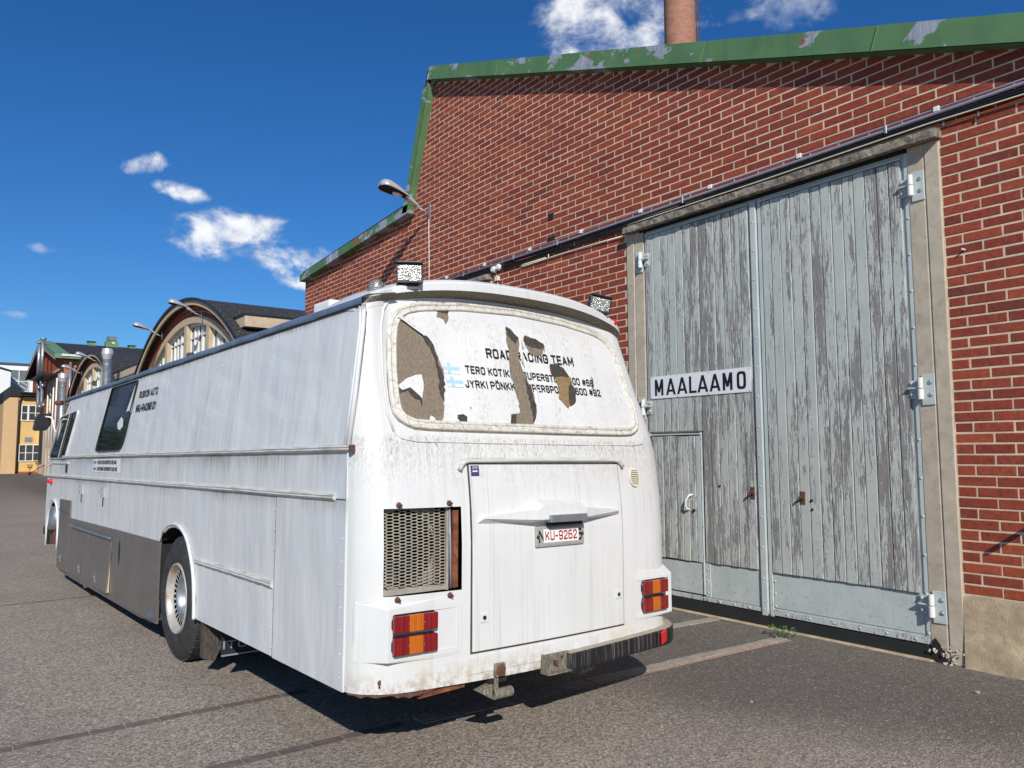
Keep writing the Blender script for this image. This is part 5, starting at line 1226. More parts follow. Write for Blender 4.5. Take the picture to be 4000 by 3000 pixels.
# visor and rear roof shell
def bl(y): return capb(min(max(y,.0),WB),2.42)+.085*(1-min(1,abs((y-1.18)/1.13))**3)+.0
def visor(u,v):
    y=.09+(WB-.18)*u;k=abs((y-1.18)/1.09);zl=zlip(y)
    prof=[(0,capb(y,2.40)-.0,.006),(.25,None,.0),(.27,None,.004),(.5,None,.048),(.56,None,.062),(.7,None,.085),(.85,None,.105),(1,None,.11)]
    return None
pv_=[(0,'w',-.06),(0,'w',-.034),(1,'l',-.002),(1.0,'l',.006),(1.0,'l',.040),(.97,'l',.052),(.75,'l',.068),(.2,'l',.082),(-.8,'l',.098),(-2.2,'l',.104)]
b=BB();n=56;vs=[];fs=[];m=len(pv_)
for i in range(n+1):
    u=i/n;y=.084+(WB-.168)*(.5-.5*math.cos(math.pi*u));k=abs((y-1.18)/1.096);zl=zlip(y);B=bl(y);w0=capb(y,zl)-.002
    sc_=1-.9*k**5
    for t,ty,dz in pv_:
        if dz<-.02: vs.append((-(AR+capb(y,zl+dz)+.002),y,zl+dz));continue
        bb=w0 if ty=='w' else (B if t>=.99 else B-(1-t)*.13)
        vs.append((-(AR+bb),y,zl+dz*(sc_ if dz>.02 else 1)))
for i in range(n):
    for k in range(m-1): fs.append((i*m+k,i*m+k+1,(i+1)*m+k+1,(i+1)*m+k))
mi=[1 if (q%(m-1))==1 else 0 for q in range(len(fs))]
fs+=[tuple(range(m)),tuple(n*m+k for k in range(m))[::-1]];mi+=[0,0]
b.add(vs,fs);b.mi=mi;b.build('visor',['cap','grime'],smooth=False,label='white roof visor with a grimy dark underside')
# window: recess, gaskets, film
WC=1.16
half=[(0,1.713),(.40,1.713),(.74,1.716),(.84,1.722),(.905,1.748),(.940,1.80),(.942,1.90),(.925,2.05),(.905,2.20),(.88,2.30),(.84,2.365),(.78,2.405),(.68,2.432),(.40,2.465),(0,2.482)]
loop=[(WC+a,z) for a,z in half]+[(WC-a,z) for a,z in half[::-1][1:-1]]
def resample(L,n):
    L=L+[L[0]];d=[0]
    for a,c in zip(L,L[1:]): d.append(d[-1]+math.dist(a,c))
    out=[];j=0
    for i in range(n):
        t=d[-1]*i/n
        while d[j+1]<t:j+=1
        k=(t-d[j])/(d[j+1]-d[j]);out.append((L[j][0]+(L[j+1][0]-L[j][0])*k,L[j][1]+(L[j+1][1]-L[j][1])*k))
    return out
loop=resample(loop,110)
def inset(L,d):
    n=len(L);o=[]
    for i in range(n):
        a,c=L[i-2],L[(i+2)%n];tx,tz=c[0]-a[0],c[1]-a[1];l=math.hypot(tx,tz);o.append((L[i][0]-tz/l*d,L[i][1]+tx/l*d))
    return o
def cloop(L,off): 
    P=[cap(y,z,off) for y,z in L];return P+[P[0],P[1]]
rw=None
b=BB();b.tube(cloop(loop,.004),.013,6,caps=False);b.tube(cloop(inset(loop,.030),.006),.012,6,caps=False);b.tube(cloop(inset(loop,.015),.0),.012,6,caps=False);rw=b.build('rear_window','gasket',smooth=True,label='rear window covered with torn white film, thick cream rubber seal')
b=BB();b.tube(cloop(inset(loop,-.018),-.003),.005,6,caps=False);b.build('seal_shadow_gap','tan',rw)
Lf=inset(loop,.036)
vs=[];fs=[];n=len(Lf);R_=8
for k in range(R_+1):
    for y,z in Lf: vs.append(cap(WC+(y-WC)*(1-k/R_),2.10+(z-2.10)*(1-k/R_),.004))
for k in range(R_):
    for i in range(n): fs.append((k*n+i,k*n+(i+1)%n,(k+1)*n+(i+1)%n,(k+1)*n+i))
b=BB();b.add(vs,fs);b.build('film','film',rw,smooth=True,recalc=False)
# outer recess line of the moulding
b=BB();rl=[(.20,1.69),(.175,1.78),(.178,2.0),(.20,2.25),(.235,2.37),(.29,2.44),(.36,2.468)];b.tube([cap(y,z,.004) for y,z in rl],.006,6);b.tube([cap(y,z,.003) for y,z in [(.20,1.69),(.24,1.655),(.33,1.64),(.8,1.638),(1.4,1.638),(2.0,1.642),(2.10,1.655),(2.15,1.70)]],.005,6);b.build('moulding_line','cap',smooth=True)
PT={
'P1': [(0.314,2.343),(0.354,2.318),(0.4,2.294),(0.457,2.266),(0.502,2.227),(0.528,2.172),(0.543,2.106),(0.562,2.032),(0.539,1.936),(0.523,1.834),(0.509,1.789),(0.48,1.743),(0.428,1.786),(0.408,1.732),(0.339,1.726),(0.276,1.754),(0.243,1.805),(0.254,1.921),(0.277,2.104)] ,
'flap': [(0.257,1.939),(0.308,1.978),(0.372,2.005),(0.414,2.012),(0.414,1.957),(0.389,1.874),(0.344,1.921),(0.328,1.934),(0.276,1.917)] ,
'curl': [(0.327,2.364),(0.369,2.344),(0.424,2.311),(0.468,2.272),(0.449,2.249),(0.399,2.285),(0.353,2.309),(0.314,2.343)] ,
'D1': [(0.444,2.251),(0.502,2.227),(0.522,2.162),(0.537,2.068),(0.558,2.003),(0.525,1.862),(0.506,1.907),(0.523,2.048),(0.5,2.16),(0.468,2.214)] ,
'D1b': [(0.258,1.921),(0.328,1.934),(0.353,1.915),(0.388,1.869),(0.376,1.828),(0.373,1.868),(0.328,1.889),(0.31,1.919),(0.258,1.894)] ,
'P2': [(0.547,2.424),(0.684,2.435),(0.658,2.402),(0.648,2.351),(0.627,2.328),(0.622,2.358),(0.575,2.367),(0.587,2.399)] ,
'D2': [(0.547,2.424),(0.684,2.435),(0.651,2.396),(0.592,2.399)] ,
'P3': [(1.068,2.362),(1.103,2.35),(1.155,2.298),(1.146,2.239),(1.124,2.175),(1.137,2.093),(1.157,2.044),(1.177,1.984),(1.183,1.923),(1.176,1.833),(1.125,1.738),(0.948,1.733),(0.971,1.806),(1.042,1.823),(1.049,1.896),(1.042,1.976),(1.037,2.096),(1.059,2.22),(1.055,2.282)] ,
'D3': [(1.068,2.362),(1.103,2.35),(1.155,2.298),(1.125,2.258),(1.091,2.275),(1.067,2.304)] ,
'D3b': [(1.144,2.043),(1.174,1.974),(1.173,1.833),(1.132,1.763),(1.136,1.871),(1.135,1.971)] ,
'D3c': [(0.971,1.806),(1.016,1.817),(0.99,1.734),(0.948,1.733)] ,
'P4': [(1.206,2.319),(1.283,2.306),(1.351,2.281),(1.373,2.261),(1.315,2.202),(1.271,2.188),(1.227,2.199),(1.206,2.245),(1.191,2.286)] ,
'D4': [(1.206,2.319),(1.283,2.306),(1.351,2.281),(1.366,2.261),(1.312,2.239),(1.234,2.248),(1.204,2.26),(1.191,2.286)] ,
'P5': [(1.377,2.149),(1.442,2.155),(1.502,2.111),(1.535,2.071),(1.55,1.986),(1.532,1.921),(1.448,1.865),(1.384,1.924),(1.411,1.999),(1.4,2.051),(1.369,2.09)] ,
'D5': [(1.377,2.149),(1.442,2.155),(1.502,2.111),(1.52,2.07),(1.449,2.075),(1.39,2.066),(1.369,2.09)] ,
'D5b': [(1.521,2.049),(1.55,1.986),(1.532,1.921),(1.468,1.882),(1.478,1.95)] ,
'P6': [(0.598,1.792),(0.636,1.798),(0.66,1.785),(0.654,1.757),(0.636,1.747),(0.616,1.751),(0.594,1.773)] ,
'P7': [(0.857,1.733),(0.887,1.748),(0.914,1.731)] ,
'P8': [(0.692,1.843),(0.699,1.84),(0.693,1.819)] ,
'P9': [(1.74,2.097),(1.749,2.065),(1.717,1.964),(1.721,1.953),(1.723,2.008),(1.736,2.064)] ,
}
def jag(P,a=.006,k=3):
    out=[]
    for i in range(len(P)):
        p,q=P[i],P[(i+1)%len(P)];L=math.dist(p,q);m=max(1,int(L/.018))
        for j in range(m):
            t=j/m;out.append((p[0]+(q[0]-p[0])*t+(rnd(-a,a) if j else 0),p[1]+(q[1]-p[1])*t+(rnd(-a,a) if j else 0)))
    return out
def patch(key,mat,off,name,par,j=.0055,grow=0):
    P=jag(PT[key],j)
    bm=bmesh.new();vv=[bm.verts.new((p[0],p[1],0)) for p in P]
    es=[bm.edges.new((vv[i],vv[(i+1)%len(vv)])) for i in range(len(vv))]
    bmesh.ops.triangle_fill(bm,edges=es,use_beauty=True);bm.verts.index_update()
    vs=[cap(v.co.x,v.co.y,off) for v in bm.verts];fs=[tuple(v.index for v in f.verts) for f in bm.faces];bm.free()
    b=BB();b.add(vs,fs);return b.build(name,mat,par,recalc=False,solid=0)
for k in ('P1','P2','P3','P4'): patch(k,'tan',.0085,'bare_board',rw)
patch('P5','tan2',.0085,'bare_board',rw)
for k in ('P6','P7','P8','P9'): patch(k,'residue',.0085,'bare_board',rw,.002)
for k in ('D1','D1b','D2','D3','D3b','D3c','D4','D5','D5b'): patch(k,'residue',.0105,'glue_residue',rw,.007)
patch('flap','film',.0125,'torn_film',rw,.002)
# curling film edge along the big tear, standing off the board
E1=[(.327,2.364),(.354,2.350),(.40,2.318),(.457,2.28),(.468,2.272)];E2=[(.310,2.338),(.354,2.312),(.398,2.280),(.452,2.246),(.462,2.236)]
b=BB();n=len(E1);b.add([cap(*p,.006) for p in E1]+[cap((p[0]+q[0])/2,(p[1]+q[1])/2,.030) for p,q in zip(E1,E2)]+[cap(*p,.026) for p in E2],[(k*n+i,k*n+i+1,(k+1)*n+i+1,(k+1)*n+i) for k in range(2) for i in range(n-1)]);b.build('curled_film','film',rw,smooth=True)
for (p,q,r) in (((1.175,2.30),(1.16,2.23),(1.19,2.24)),((1.165,2.20),(1.135,2.15),(1.16,2.10)),((1.20,2.03),(1.22,1.96),(1.21,1.88)),((1.37,2.26),(1.34,2.22),(1.36,2.29))):
    b=BB();b.add([cap(*p,.008),cap(*q,.022),cap(*r,.009),cap((p[0]+r[0])/2+.012,(p[1]+r[1])/2,.010)],[(0,1,2,3)]);b.build('curled_film','film',rw,recalc=False)
def reartext(s,y0,y1,z0,z1,bold,mat='ink',off=.007,name='lettering',par=None,zr=None):
    vs,fs=text2d(s,y1-y0,z1-z0,bold);b=BB();b.add([cap(y0+u,z0+v+(zr or 0)*u,off+d) for u,v,d in vs],fs);return b.build(name,mat,par or rw,recalc=False,label='lettering '+s)
reartext('ROAD RACING TEAM',.88,1.595,2.144,2.206,1.25,zr=.008)
reartext('TERO KOTIKIN   SUPERSTOCK 600 #66',.712,1.745,2.040,2.088,1.2,zr=-.018)
reartext('JYRKI PÖNKKÄ SUPERSPORT B 600 #92',.692,1.79,1.953,2.001,1.2,zr=.006)
def rearbox(y0,y1,z0,z1,o0,o1,name,mat,par=None,bevel=0,label=None,ny=6,nz=3):
    b=BB();vs=[];fs=[]
    for o in (o0,o1):
        for j in range(nz):
            for i in range(ny): y=y0+(y1-y0)*i/(ny-1);z=z0+(z1-z0)*j/(nz-1);vs.append(cap(y,z,o))
    N=ny*nz
    for o in (0,N):
        for j in range(nz-1):
            for i in range(ny-1): fs.append((o+j*ny+i,o+j*ny+i+1,o+(j+1)*ny+i+1,o+(j+1)*ny+i))
    ring=[i for i in range(ny)]+[j*ny+ny-1 for j in range(1,nz)]+[(nz-1)*ny+i for i in range(ny-2,-1,-1)]+[j*ny for j in range(nz-2,0,-1)]
    for a,c in zip(ring,ring[1:]+ring[:1]): fs.append((a,c,c+N,a+N))
    b.add(vs,fs);return b.build(name,mat,par,bevel=bevel,seg=2,label=label)
for (y0,y1,z0,z1) in ((.562,.672,2.030,2.094),(.568,.678,1.952,2.012)):
    f=rearbox(y0,y1,z0,z1,.006,.007,'flag','film',rw)
    for a,c,d,e in ((y0,y1,z0+.022,z0+.040),(y0+.03,y0+.05,z0,z1)): rearbox(a,c,d,e,.0072,.0078,'flag_cross','paleblue',rw)
# ---- engine hatch
ht=rearbox(.628,1.795,.530,1.518,.002,.012,'engine_hatch','cap',None,.004,label='large white engine hatch with winged moulding and number plate',ny=14,nz=9)
rearbox(.620,1.806,.520,1.526,-.001,.003,'hatch_gap','residue',ht,ny=14,nz=9)
rearbox(.590,1.84,.415,.505,.0,.004,'lower_moulding','cap',None,.002,ny=10)
b=BB();b.tube([cap(y,z,.012) for y,z in [(.565,1.488),(.580,1.515),(.602,1.534),(.63,1.540),(1.2,1.546),(1.76,1.546),(1.80,1.540),(1.83,1.524),(1.845,1.50)]],.014,8);b.build('rain_gutter','trim',smooth=True)
# winged emblem moulding: raised with sloping edges
em=[(.655,1.200),(.655,1.232),(1.015,1.262),(1.068,1.313),(1.382,1.313),(1.43,1.268),(1.765,1.236),(1.765,1.207),(1.40,1.183),(1.025,1.183)]
cx_,cz_=1.21,1.235
emi=[(cx_+(y-cx_)*.95,cz_+(z-cz_)*(.60 if abs(y-cx_)<.25 else .35)+.004) for y,z in em]
b=BB();n=len(em);b.add([cap(y,z,.012) for y,z in em]+[cap(y,z,.078 if abs(y-cx_)<.25 else .040) for y,z in emi],[(i,(i+1)%n,(i+1)%n+n,i+n) for i in range(n)]);
b.add([cap(y,z,.078 if abs(y-cx_)<.25 else .040) for y,z in emi],[(0,1,2,9),(2,3,8,9),(3,4,8),(4,5,8),(5,6,7,8)]);b.build('winged_moulding','cap',ht,bevel=.003,seg=2)
rearbox(1.108,1.395,1.190,1.232,.03,.10,'plate_lamp','galv',ht,.006);rearbox(1.125,1.378,1.168,1.192,.03,.07,'plate_lamp','dark',ht,.003)
pl=rearbox(1.05,1.432,1.048,1.166,.013,.024,'number_plate','plate',ht,.008,label='number plate with a white cover reading KU-9262')
rearbox(1.062,1.420,1.060,1.154,.0245,.0255,'plate_face','plate',ht)
reartext('N',1.070,1.118,1.072,1.142,1.2,'ink',.026,'plate_digit',ht);reartext('5',1.372,1.410,1.072,1.142,1.2,'ink',.026,'plate_digit',ht)
rearbox(1.105,1.382,1.072,1.148,.0265,.0275,'plate_cover','tape',ht);reartext('KU-9262',1.118,1.368,1.083,1.137,1.05,'red_ink',.0282,'plate_lettering',ht)
b=BB();[b.dome(cap(y,z,.026),.012,(-1,0,0),8,3,.008) for y,z in ((1.065,1.107),(1.412,1.11))];b.build('plate_screw','black',ht,smooth=True)
st=rearbox(.635,.688,1.456,1.513,.0125,.0135,'sticker','purple',ht,label='small purple sticker marked 2016');reartext('2016',.645,.678,1.496,1.508,1.,'film',.0142,'sticker_text',ht)
b=BB();b.prism([cap(.643,1.478,.0142),cap(.68,1.478,.0142),cap(.672,1.49,.0142),cap(.662,1.484,.0142),cap(.65,1.49,.0142)],(-.0005,0,0));b.build('sticker_wing','film',ht)
for y,z in ((.700,.702),(1.744,.716)):
    rearbox(y-.03,y+.03,z-.024,z+.024,.012,.017,'lock_plate','cap',ht,.002);b=BB();b.tube([cap(y,z,.016),cap(y,z,.019)],.012,10);b.build('keyhole','dark',ht)
# ---- tail lamp housings
def tail(y0,y1,z0,z1,side,l0,l1,label):
    fx=-(AR+.205) ;w_=BB()
    inner=(y1 if side==0 else y0);outer=(y0 if side==0 else y1)
    # wedge housing: flat face, faired into the corner
    def P(y,z,o): return (fx-o,y,z)
    xin=cap(inner,z0)[0]-.003
    fa=lambda y:fx+(xin-fx)*((y-outer)/(inner-outer))*.9
    b=BB();zt=z1+.02;zbm=z0-.02
    O2=outer+(.10 if side else -.10)
    ins=.035
    Fq=[(fa(outer),outer,z0),(fa(outer),outer,z1),(fa(inner),inner,z1),(fa(inner),inner,z0)]
    back=[(cap(max(.0,outer-.105) if side==0 else min(WB,outer+.05),z0-.02)[0]+.01,max(-.0,outer-.115) if side==0 else min(WB,outer+.04),z0-.005),(cap(max(.0,outer-.105) if side==0 else min(WB,outer+.05),z1)[0]+.01,max(-.0,outer-.115) if side==0 else min(WB,outer+.04),z1+.035)]
    top=[(cap(outer,z1+.05)[0]+.01,outer,z1+.055),(cap(inner,z1+.04)[0]+.002,inner,z1+.045)]
    bot=[(cap(outer,z0-.03)[0]+.02,outer,z0-.008),(cap(inner,z0-.02)[0]+.002,inner,z0-.02)]
    vs=Fq+back+top+bot   # 0-3 face, 4 back low,5 back high,6 top outer,7 top inner,8 bot outer,9 bot inner
    # face as a frame with a recess
    m=.028;I=[(fa(outer+(m if side==0 else -m))+.0,outer+(m if side==0 else -m),z0+m),(0,0,0),(0,0,0),(0,0,0)]
    yo=outer+(m if side==0 else -m);yi=inner-(m if side==0 else -m)
    I=[(fa(yo),yo,z0+m),(fa(yo),yo,z1-m),(fa(yi),yi,z1-m),(fa(yi),yi,z0+m)];J=[(x+.014,y,z) for x,y,z in I]
    vs+=I+J
    fs=[(0,1,11,10),(1,2,12,11),(2,3,13,12),(3,0,10,13),(10,11,15,14),(11,12,16,15),(12,13,17,16),(13,10,14,17),(14,15,16,17),(0,4,5,1),(1,5,6),(1,6,7,2),(0,8,4),(0,3,9,8)]
    b.add(vs,fs);h=b.build('tail_lamp_housing','cap',bevel=.002,seg=1,label=label)
    for k,(za,zb_) in enumerate(((.680,.776),(.572,.670))):
        xb=lambda y:fa(y)+.012
        pts=[(l0+.008,za),(l1-.008,za),(l1+.004,za+.03),(l1+.004,zb_-.03),(l1-.008,zb_),(l0+.008,zb_),(l0-.006,zb_-.03),(l0-.006,za+.03)]
        q=BB();q.prism([(xb(y),y,z) for y,z in pts],(-.020,0,0));q.build('lamp_base','black',h,bevel=.003,seg=1)
        t1=l0+(l1-l0)*.33;t2=l0+(l1-l0)*.665
        for a,c,mt in ((l0-.004,t1,'redlens'),(t1,t2,'amber'),(t2,l1+.002,'redlens')):
            q=BB();q.prism([(xb(a)-.018,a,za+.006),(xb(c)-.018,c,za+.006),(xb(c)-.018,c,zb_-.006),(xb(a)-.018,a,zb_-.006)],(-.024,0,0));q.build('red_lens' if mt=='redlens' else 'amber_lens',mt,h,bevel=.006,seg=2,smooth=False)
        q=BB();[q.dome((xb(t)-.042,t,(za+zb_)/2),.006,(-1,0,0),6,2,.004) for t in (t1-.002,t2+.002)];q.build('lens_screw','chrome',h)
tail(.130,.560,.545,.800,0,.155,.400,'left rear tail lamp housing')
tail(1.905,2.285,.545,.800,1,1.985,2.215,'right rear tail lamp housing')
# ---- grille opening
X=-AR
b=BB();b.box(X-.02,X+.30,GY[0]-.02,GY[0]-.0,GZ[0]-.02,GZ[1]+.02);b.box(X-.12,X+.30,GY[1],GY[1]+.02,GZ[0]-.02,GZ[1]+.02);b.box(X-.12,X+.30,GY[0],GY[1],GZ[1],GZ[1]+.02);b.box(X-.12,X+.30,GY[0],GY[1],GZ[0]-.02,GZ[0]);b.box(X+.28,X+.30,GY[0],GY[1],GZ[0],GZ[1]);gr=b.build('radiator_opening','residue')
b=BB();cw,chh,tw_=.0335,.0165,.0016;y=GY[0];cols=int((.498-GY[0])/cw);rws=int((GZ[1]-GZ[0]-.03)/chh)
def gx(y,z): return cap(y,z,-.045)[0]
def bar(y0,z0,y1,z1,t=.0022):
    dy,dz=y1-y0,z1-z0;l=math.hypot(dy,dz);ny_,nz_=-dz/l*t,dy/l*t;x0=gx(y0,z0);x1=gx(y1,z1)
    b.add([(x0,y0-ny_,z0-nz_),(x1,y1-ny_,z1-nz_),(x1,y1+ny_,z1+nz_),(x0,y0+ny_,z0+nz_),(x0+.006,y0-ny_,z0-nz_),(x1+.006,y1-ny_,z1-nz_),(x1+.006,y1+ny_,z1+nz_),(x0+.006,y0+ny_,z0+nz_)],[(0,1,2,3),(0,1,5,4),(2,3,7,6)])
for j in range(rws):
    for i in range(cols):
        y0=GY[0]+cw*i;z0=GZ[0]+.03+chh*j;o=chh/2*(i%2);z0+=o
        a=.006
        bar(y0+a,z0,y0+cw-a,z0);bar(y0-a+.0,z0+ (chh/2),y0+a,z0);bar(y0-a,z0+chh/2,y0+a,z0+chh)
b.build('mesh_grille','mesh',gr,recalc=False)
b=BB();b.box(gx(.3,.9)-.005,gx(.3,.9)+.004,GY[0],.50,GZ[0]+.002,GZ[0]+.03);b.box(gx(.5,1)-.0,gx(.5,1)+.02,.497,.512,GZ[0],GZ[1]);b.build('grille_frame','mesh',gr)
b=BB();cx2,cz2=.30,1.08;xx=X+.02
b.tube([(xx,cx2,cz2),(xx+.02,cx2,cz2)],.195,28,caps=False);[b.box(xx+.03,xx+.05,cx2-.19,cx2+.19,z-.01,z+.01) for z in (.95,1.1)]
for k in range(7):
    q=2*math.pi*k/7;b.add([(xx+.01,cx2+.04*math.cos(q),cz2+.04*math.sin(q)),(xx+.03,cx2+.18*math.cos(q-.2),cz2+.18*math.sin(q-.2)),(xx-.01,cx2+.18*math.cos(q+.25),cz2+.18*math.sin(q+.25))],[(0,1,2)])
b.dome((xx,cx2,cz2),.05,(-1,0,0));b.build('fan','black',gr,recalc=False)
b=BB();q=[(cx2+.20*math.cos(t*math.pi/16),cz2+.20*math.sin(t*math.pi/16)) for t in range(32)];vs=[(X-.04,y,z) for y,z in q]+[(X-.04,cx2+max(-.175,min(.2,(y-cx2)*3)),cz2+max(-.21,min(.21,(z-cz2)*3))) for y,z in q];b.add(vs,[(i,(i+1)%32,(i+1)%32+32,i+32) for i in range(32)]);b.build('fan_shroud','mesh',gr,recalc=False)
b=BB();b.box(X-.185,X-.165,.533,.563,GZ[0]+.01,GZ[1]-.02);b.box(X-.06,X-.02,.525,.535,GZ[0]+.01,GZ[1]-.03);b.build('rusty_flap','rustbright',gr)
b=BB();b.tube([cap(.512,1.29,-.03),cap(.505,1.1,-.02),cap(.515,.87,-.03)],.006,6);b.build('grey_hose','conduit',gr,smooth=True)
for y,z in ((.200,1.312),(.492,1.314),(.192,.842),(.492,.838)):
    b=BB();b.dome(cap(y,z,.0),.017,(-1,0,0),7,3,.014);b.tube([cap(y,z,.01),cap(y,z,.03)],.006,6);b.build('rusty_bolt','rust')
# round vent
def vent_disc():
    b=BB();q=[(1.957+.052*math.cos(t*math.pi/12),1.434+.062*math.sin(t*math.pi/12)) for t in range(24)]
    b.prism([cap(y,z,.002) for y,z in q],(-.010,0,0));v=b.build('round_vent','cream',bevel=.002,seg=1)
    for i in range(8):
        z=1.434+(i-3.5)*.012;h=.040*math.sqrt(max(.05,1-((z-1.434)/.062)**2));rearbox(1.957-h,1.957+h,z-.002,z+.002,.0125,.0135,'slot','dark',v,ny=3,nz=2)
vent_disc()
# ---- bumper on the right half
def strip_y(y0,y1,z0,z1,o0,o1,name,mat,n=26,bev=.008,par=None):
    b=BB();vs=[];fs=[]
    for i in range(n+1):
        y=y0+(y1-y0)*i/n
        for o,z in ((o0,z0),(o1,z0),(o1,z1),(o0,z1)):
            p=cap(min(y,WB-.0005),.5,o) if y<=WB-.0005 else (cap(WB-.0005,.5,0)[0]+(y-WB),WB+o,.5);vs.append((p[0],p[1],z))
    for i in range(n):
        for k in range(4): fs.append((i*4+k,i*4+(k+1)%4,i*4+4+(k+1)%4,i*4+4+k))
    fs+=[(0,1,2,3),(n*4+3,n*4+2,n*4+1,n*4)];b.add(vs,fs);return b.build(name,mat,par,bevel=bev if bev else 0,seg=2)
def bumper():
    b=BB();ys_=[1.275+(2.12-1.275)*i/22 for i in range(23)]
    path=[(-(AR+.215+.045+capb(y,.5)-.235*1),y) for y in ys_]
    # round the outer corner towards the side
    y0=2.12;x0=path[-1][0]
    for i in range(1,12):
        q=math.pi/2*i/11;path.append((x0+.33*(1-math.cos(q)),y0+.27*math.sin(q)))
    vs=[];fs=[];n=len(path);m=6
    for i,(x,y) in enumerate(path):
        a=path[max(0,i-1)];c=path[min(n-1,i+1)];tx,ty=c[0]-a[0],c[1]-a[1];l=math.hypot(tx,ty);nx,ny=-ty/l,tx/l
        if nx>0: nx,ny=-nx,-ny
        zb_,zt=.352+.012*(i/n),.440+.026*(i/n)
        for o,z in ((-.02,zb_),(.038,zb_-.004),(.045,zb_+.01),(.045,zt-.008),(.037,zt),(-.03,zt)): vs.append((x+nx*o,y+ny*o,z))
    for i in range(n-1):
        for k in range(m): fs.append((i*m+k,i*m+(k+1)%m,(i+1)*m+(k+1)%m,(i+1)*m+k))
    fs.append(tuple(range(m)));fs.append(tuple((n-1)*m+k for k in range(m))[::-1])
    b.add(vs,fs);b.mi=[1 if (q<(n-1)*m and q%m==4) else 0 for q in range(len(fs))]
    return b.build('bumper',['bumper','dust'],label='black rubber rear bumper, only its right half left')
bp=bumper()
b=BB();b.box(-(AR+.262),-(AR+.235),1.108,1.30,.352,.445);b.box(-(AR+.305),-(AR+.235),1.10,1.116,.345,.448);b.box(-(AR+.305),-(AR+.235),1.116,1.275,.345,.353);b.build('bumper_bracket','grime',bp)
b=BB();b.tube([(-(AR+.255),1.185,.40),(-(AR+.285),1.185,.40)],.014,8);b.dome((-(AR+.265),1.24,.425),.01,(-1,0,0));b.build('bracket_bolt','rust',bp)
b=BB();xr=-(AR+.303);b.prism([(xr+.012,2.065,.378),(xr+.052,2.155,.384),(xr+.052,2.155,.458),(xr+.012,2.065,.452)],(-.016,0,0));b.build('reflector','reflector',bp,bevel=.003,seg=1)
# ---- lower edge, rust, tow gear
b=BB();vs=[];fs=[];n=40
for i in range(n+1):
    y=.005+.80*i/n;d=.016+rnd(-.006,.006)+.026*math.exp(-((y-.30)/.10)**2)-.010*(y/.8)
    for z,o in ((.40,-.004),(.392-d,.0),(.392-d-.004,-.02)): p=cap(y,.4,o-.006);vs.append((p[0],p[1],z))
for i in range(n):
    for k in range(2): fs.append((i*3+k,i*3+k+1,(i+1)*3+k+1,(i+1)*3+k))
b.add(vs,fs);b.build('rusted_lower_edge','rust')
b=BB();b.tube([cap(.116,.446,-.0),cap(.116,.446,.003)],.013,10);b.tube([cap(.116,.425,-.0),cap(.116,.425,.002)],.008,8);b.build('rust_hole','rust')
b=BB();b.prism([(X-.19,.36,.362),(X-.20,.60,.375),(X-.20,.60,.352),(X-.18,.33,.335)],(.05,0,0));b.build('bottom_rail','rustbright')
b=BB();b.box(X-.225,X-.12,.745,.865,.345,.475);b.build('tow_cutout','dark')
tg=BB();tg.tube([(X-.10,.805,.415),(X-.25,.805,.415)],.05,4);t_=tg.build('tow_tube','grime',bevel=.004,seg=1)
b=BB();b.dome((X-.251,.805,.415),.034,(-1,0,0),10,3,.006);b.build('tow_rust_plug','rust',t_)
b=BB();b.tube([(X-.22,.775,.285),(X-.22,.90,.285)],.028,14);b.prism([(X-.19,.77,.35),(X-.19,.66,.325),(X-.19,.77,.262)],(-.03,0,0));b.box(X-.235,X-.20,.775,.80,.28,.38);b.build('tow_eye','grime',t_,smooth=False,bevel=.002,seg=1)
b=BB();b.tube([(X-.12,1.50,.275),(X-.12,1.62,.29)],.028,14);b.prism([(X-.10,1.44,.33),(X-.10,1.40,.28),(X-.10,1.52,.25),(X-.10,1.58,.32)],(-.02,0,0));b.build('tow_eye','grime')
b=BB();b.box(X-.12,X+2.2,.70,.80,.36,.46);b.box(X-.1,X+2.2,1.50,1.60,.36,.46);b.box(-2.2,-.6,.9,1.4,.40,.55);b.build('chassis_rail','dark')
# ---- mud flaps
mf=BB();mf.prism([(-.75,.055,.42),(-.75,.055,.186),(-.75,.70,.190),(-.75,.70,.45)],(.006,0,0));mfo=mf.build('mud_flap','rubber',label='black mud flap with grey capital letters')
vs,fs=text2d('ITOKO',.33,.055,.9);b=BB();b.add([(-.7565-d,.058+u,.236+v) for u,v,d in vs],fs);b.build('lettering','conduit',mfo,recalc=False,label='lettering on mud flap')
b=BB();b.box(-.757,-.7505,.055,.70,.187,.197);b.build('flap_stripe','conduit',mfo)
b=BB();b.prism([(-.46,.0,.40),(-.46,.012,.13),(-.50,.09,.10),(-.54,.14,.22),(-.58,.30,.40)],(.004,0,0));b.box(-.468,-.458,.004,.014,.14,.38);b.build('inner_flap','residue',label='crumpled inner flap behind the tyre')
